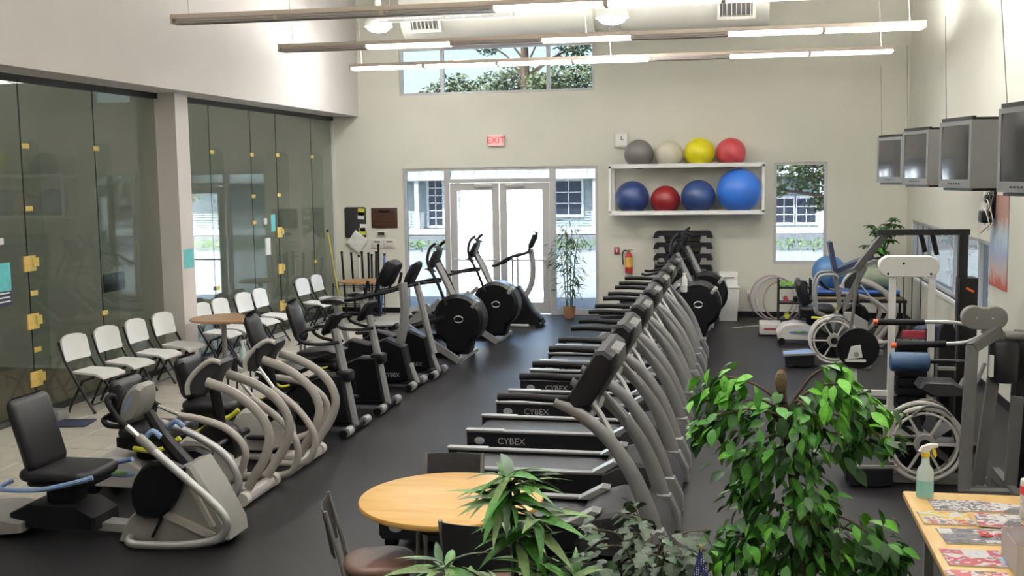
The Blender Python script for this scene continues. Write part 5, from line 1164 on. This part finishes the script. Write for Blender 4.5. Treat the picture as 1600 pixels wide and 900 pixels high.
# ficus
fx, fy = .22, 5.50
ft = thing('ficus_tree', 'bushy green ficus tree in the foreground with a mossy cut trunk', 'plant', (fx, fy, 0))
pot(ft, .19, .34, 'terracotta')
MB().tube([(.04, 0, .28), (.10, .0, .7), (.05, .02, 1.1), (.0, .0, 1.46), (-.01, -.02, 1.56)], [.035, .03, .026, .026, .022], 10, res=5).build('trunk', 'bark', ft)
MB().tube([(.06, 0, .3), (.14, .03, .7), (.13, .03, 1.0), (.16, .02, 1.2)], [.024, .02, .015, .01], 8, res=4).build('trunk', 'bark', ft)
MB().ell((-.01, -.03, 1.56), (.030, .030, .065), 12, 8).build('cut_top', 'moss', ft)
CL = [(-.07, 1.54, .14), (-.13, 1.36, .10), (.04, 1.40, .14), (.33, 1.40, .14), (.47, 1.54, .13), (.60, 1.40, .14), (.45, 1.64, .06), (.70, 1.28, .06), (.54, 1.24, .10), (.09, 1.21, .15), (.28, 1.17, .15), (.06, 1.01, .14), (.36, 1.0, .12), (.15, .82, .19), (.0, .71, .14), (.41, .77, .18), (.62, .81, .14), (.66, .66, .12), (.22, .62, .18), (.50, .61, .18), (.74, .76, .05)]
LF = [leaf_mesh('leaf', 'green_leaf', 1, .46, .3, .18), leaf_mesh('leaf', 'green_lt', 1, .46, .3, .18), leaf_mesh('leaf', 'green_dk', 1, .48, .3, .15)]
lv = []
for cx, cz, r in CL:
    dy = rg.uniform(-.16, .10); c = Vector((cx - fx, dy, cz)); tr_ = Vector((.03, 0, min(1.42, cz + rg.uniform(-.05, .12))))
    mid_ = (c + tr_) / 2 + Vector((0, 0, .06))
    MB().tube([tr_, mid_, c + Vector((0, 0, r * .3)), c + (c - tr_).normalized() * r * .6 - Vector((0, 0, r * .3))], [.009, .007, .004, .002], 6, res=4).build('branch', 'bark', ft)
    for _ in range(int(3300 * r * r) + 16):
        u = Vector((rg.gauss(0, .45), rg.gauss(0, .45), rg.gauss(0, .45))) * r; u.z *= .85
        p = c + u; out = (p - tr_); out.z = 0
        d = out.normalized() * rg.uniform(.2, .8) + Vector((rg.uniform(-.6, .6), rg.uniform(-.6, .6), rg.uniform(-1.3, .05)))
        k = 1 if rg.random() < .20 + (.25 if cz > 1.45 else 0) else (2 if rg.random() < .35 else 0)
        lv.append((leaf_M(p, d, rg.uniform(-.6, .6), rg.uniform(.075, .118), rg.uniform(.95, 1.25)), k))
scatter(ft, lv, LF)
# dracaena in the middle foreground
dt = thing('dracaena', 'long leaved dracaena in front of the round wooden table', 'plant', (-1.0, 4.78, 0))
pot(dt, .16, .30, 'terracotta')
DL = [leaf_mesh('leaf', 'green_leaf', 1, .21, .35, .45, True), leaf_mesh('leaf', 'green_pale', 1, .20, .35, .40, True), leaf_mesh('leaf', 'green_dk', 1, .21, .35, .45, True)]
lv = []
ST = [((.0, 0, .27), (.0, .0, .75), (-.03, 0, 1.18)), ((.03, .02, .27), (.08, 0, .7), (.10, 0, 1.0)), ((-.03, 0, .27), (-.15, -.03, .55), (-.33, -.05, .78)), ((.02, -.02, .27), (.14, -.04, .55), (.28, -.05, .74)), ((.0, -.03, .27), (.0, -.06, .5), (-.08, -.08, .72))]
for a, b, c in ST: MB().tube([a, b, c], [.016, .013, .010], 8, res=5).build('stem', 'green_dk', dt)
for (cx, cy, cz), n, L0, L1 in (((-.03, 0, 1.19), 30, .19, .30), ((-.02, 0, 1.09), 18, .19, .30), ((.10, 0, 1.0), 18, .19, .30), ((.02, 0, .92), 16, .18, .28), ((-.33, -.05, .76), 26, .15, .27), ((-.22, -.04, .68), 18, .15, .24), ((.28, -.05, .74), 24, .16, .28), ((.12, -.04, .80), 20, .16, .26), ((-.08, -.08, .72), 26, .15, .25), ((.05, -.05, .64), 24, .15, .24), ((.42, -.02, .66), 18, .14, .22)):
    for k in range(n):
        a = 2 * PI * k / n * 2.4 + rg.uniform(-.3, .3); el = rg.uniform(-.35, .75)
        d = (math.cos(a) * math.cos(el), math.sin(a) * math.cos(el), math.sin(el))
        lv.append((leaf_M((cx + rg.uniform(-.02, .02), cy, cz + rg.uniform(-.04, .04)), d, rg.uniform(-.5, .5), rg.uniform(L0, L1), rg.uniform(.8, 1.15)), rg.choice((0, 0, 1, 1, 2))))
scatter(dt, lv, DL)
# grey-green ivy with a small flag
iv = thing('ivy_plant', 'greyish green ivy plant between the dracaena and the ficus', 'plant', (-.42, 5.12, 0))
pot(iv, .17, .50, 'greypaint')
IL = [leaf_mesh('leaf', 'grey_leaf', 1, .75, .2, .2, False, True), leaf_mesh('leaf', 'green_dk', 1, .75, .2, .2, False, True)]
lv = []
for k in range(13):
    a = 2 * PI * k / 13 + rg.uniform(-.2, .2); rr = rg.uniform(.12, .36); h = rg.uniform(.62, .97)
    e = Vector((rr * math.cos(a), rr * math.sin(a) * .7, h)); MB().tube([(0, 0, .46), (e.x * .4, e.y * .4, h * .95), e], [.006, .005, .003], 5, res=4).build('vine', 'bark', iv)
    for _ in range(26):
        t_ = rg.uniform(.35, 1.0); p = Vector((e.x * t_, e.y * t_, .5 + (h - .5) * t_)) + Vector((rg.gauss(0, .05), rg.gauss(0, .05), rg.gauss(0, .05)))
        lv.append((leaf_M(p, (math.cos(a) + rg.uniform(-.8, .8), math.sin(a) - .3 + rg.uniform(-.8, .8), rg.uniform(-.9, .4)), rg.uniform(-.6, .6), rg.uniform(.055, .095)), 0 if rg.random() < .7 else 1))
scatter(iv, lv, IL)
fl = thing('small_flag', 'small stars and stripes flag with gold tip beside the ficus', 'flag', (-.16, 4.92, 0))
mat('gold', (.8, .6, .25), .3, .6); mat('flagred', (.45, .03, .05), .7)
def starmat():
    m = mat('canton', (.02, .025, .13), .7); n = m.node_tree.nodes; l = m.node_tree.links; vo = n.new('ShaderNodeTexVoronoi'); vo.inputs['Scale'].default_value = 95; vo.inputs['Randomness'].default_value = .15
    tc = n.new('ShaderNodeTexCoord'); l.new(tc.outputs['Object'], vo.inputs['Vector']); r = n.new('ShaderNodeValToRGB'); r.color_ramp.interpolation = 'CONSTANT'; r.color_ramp.elements[0].color = (.8, .8, .82, 1); r.color_ramp.elements[1].position = .30; r.color_ramp.elements[1].color = (.02, .025, .13, 1)
    l.new(vo.outputs['Distance'], r.inputs[0]); l.new(r.outputs[0], n['Principled BSDF'].inputs['Base Color'])
starmat()
MB().cyl((0, 0, 0), (0, 0, .885), .004, n=8).build('stick', 'gold', fl); MB().ell((0, 0, .89), (.008, .008, .010), 10, 6).build('tip', 'gold', fl); MB().rbox((0, 0, .01), (.10, .10, .02), .02).build('base', 'black', fl)
def cloth(z0, z1, r0, r1, mt):
    v = []; f = []; n = 24
    for j in range(5):
        u = j / 4; z = z0 + (z1 - z0) * u; r = r0 + (r1 - r0) * u
        for k in range(n): a = 2 * PI * k / n; q = r * (1 + .28 * math.sin(a * 4 + u)); v.append((q * math.cos(a), q * .6 * math.sin(a), z - .012 * math.cos(a)))
    for j in range(4):
        for k in range(n): f.append((j * n + k, j * n + (k + 1) % n, (j + 1) * n + (k + 1) % n, (j + 1) * n + k))
    MB().add(v, f).build('cloth', mt, fl, fix=False, ang=80)
cloth(.872, .715, .005, .036, 'canton')
for k in range(5): cloth(.713 - k * .03, .685 - k * .03, .037 + k * .002, .039 + k * .002, 'flagred' if k % 2 == 0 else 'paper')
# potted bamboo by the doors
bt = thing('potted_bamboo', 'tall potted bamboo in front of the right sidelight', 'plant', (-3.0, 19.40, 0))
pot(bt, .115, .21, 'terracotta'); BL = [leaf_mesh('leaf', 'green_bam', 1, .16, .3, .3, True), leaf_mesh('leaf', 'green_pale', 1, .16, .3, .3, True), leaf_mesh('leaf', 'green_dk', 1, .16, .3, .3, True)]
lv = []
for k, (x, y, h, lx) in enumerate(((-.03, 0, 1.72, -.02), (.02, .02, 1.60, .03), (.05, -.02, 1.45, .12), (-.05, .0, 1.30, -.12))):
    MB().tube([(x, y, .18), (x + lx * .3, y, h * .55), (x + lx, y, h)], [.011, .010, .005], 8, res=5).build('cane', 'green_dk', bt)
    for _ in range(92):
        u = min(1, max(.15, rg.betavariate(2.2, 1.2) if rg.random() < .65 else rg.uniform(.15, 1))); a = rg.uniform(0, 2 * PI); rr = rg.uniform(.02, .24)
        p = Vector((x + lx * u * u + rr * math.cos(a), y + rr * math.sin(a) * .5, .2 + (h - .15) * u + rg.uniform(-.05, .08)))
        lv.append((leaf_M(p, (math.cos(a), math.sin(a) * .6, rg.uniform(-1.1, .35)), rg.uniform(-.8, .8), rg.uniform(.10, .19), rg.uniform(.8, 1.3)), rg.choice((0, 0, 0, 1, 2, 2))))
scatter(bt, lv, BL)
# umbrella plant on a stand by the right window
ps = thing('plant_stand', 'tall dark plant stand in the far right corner', 'stand', (2.36, 18.95, 0))
MB().lathe([(0, .90), (.16, .90), (.16, .92), (0, .92)], 20, cap=False).build('top', 'dkmetal', ps)
for a in range(3): MB().tube([(.05 * math.cos(2.1 * a), .05 * math.sin(2.1 * a), .9), (.16 * math.cos(2.1 * a), .16 * math.sin(2.1 * a), 0)], .012, 8).build('leg', 'dkmetal', ps)
up_ = thing('umbrella_plant', 'dark glossy umbrella plant by the right window corner', 'plant', (2.36, 18.95, .92))
pot(up_, .13, .22, 'charcoal'); UL = [leaf_mesh('leaf', 'green_dk', 1, .40, .25, .2), leaf_mesh('leaf', 'green_bam', 1, .40, .25, .2), leaf_mesh('leaf', 'green_leaf', 1, .4, .25, .2)]
lv = []
for k in range(30):
    a = 2 * PI * k / 30 * 2.4; rr = rg.uniform(.03, .27) ; h = rg.uniform(.22, .90); rr *= 1.15 - .6 * max(0, h - .6); MB().tube([(0, 0, .2), (rr * .5 * math.cos(a), rr * .5 * math.sin(a), h * .8), (rr * math.cos(a), rr * math.sin(a), h)], .005, 5, res=3).build('stem', 'green_dk', up_)
    for q in range(9):
        b = 2 * PI * q / 9 + rg.uniform(-.2, .2); lv.append((leaf_M((rr * math.cos(a), rr * math.sin(a), h), (math.cos(b), math.sin(b), rg.uniform(-.5, .1)), rg.uniform(-.3, .3), rg.uniform(.10, .16)), rg.choice((0, 0, 0, 1, 2))))
scatter(up_, lv, UL)

tag(MB().rbox((0, 0, .01), (.42, .34, .02), .03, .008).build('floor_mat', 'navy', None, (-7.02, 10.30, 0), R(12)), 'dark navy mat on the tiles left of the first folding chair', 'mat')
tag(MB().rbox((0, 0, .06), (.30, .22, .12), .02, .015).build('step_block', 'greypaint', None, (-7.35, 10.42, 0), R(5)), 'low grey block on the tiles against the court glass', 'block')
wb = thing('white_bottle', 'white bottle in a holder on the last treadmill of the row', 'bottle', (-.715, 14.72, 1.0))
MB().bb(-.085, -.04, -.02, .02, .08, .11).tube([(.048 * math.cos(2 * PI * k / 16), .048 * math.sin(2 * PI * k / 16), .095) for k in range(16)], .006, 6, closed=True).build('holder', 'white', wb)
MB().lathe([(0, 0), (.04, 0), (.043, .02), (.043, .17), (.03, .20), (.018, .22), (.018, .25), (0, .25)], 16, cap=False).build('body', 'white', wb); MB().lathe([(.0, .22), (.022, .22), (.022, .255), (0, .255)], 12, cap=False).build('cap', 'offwhite', wb)
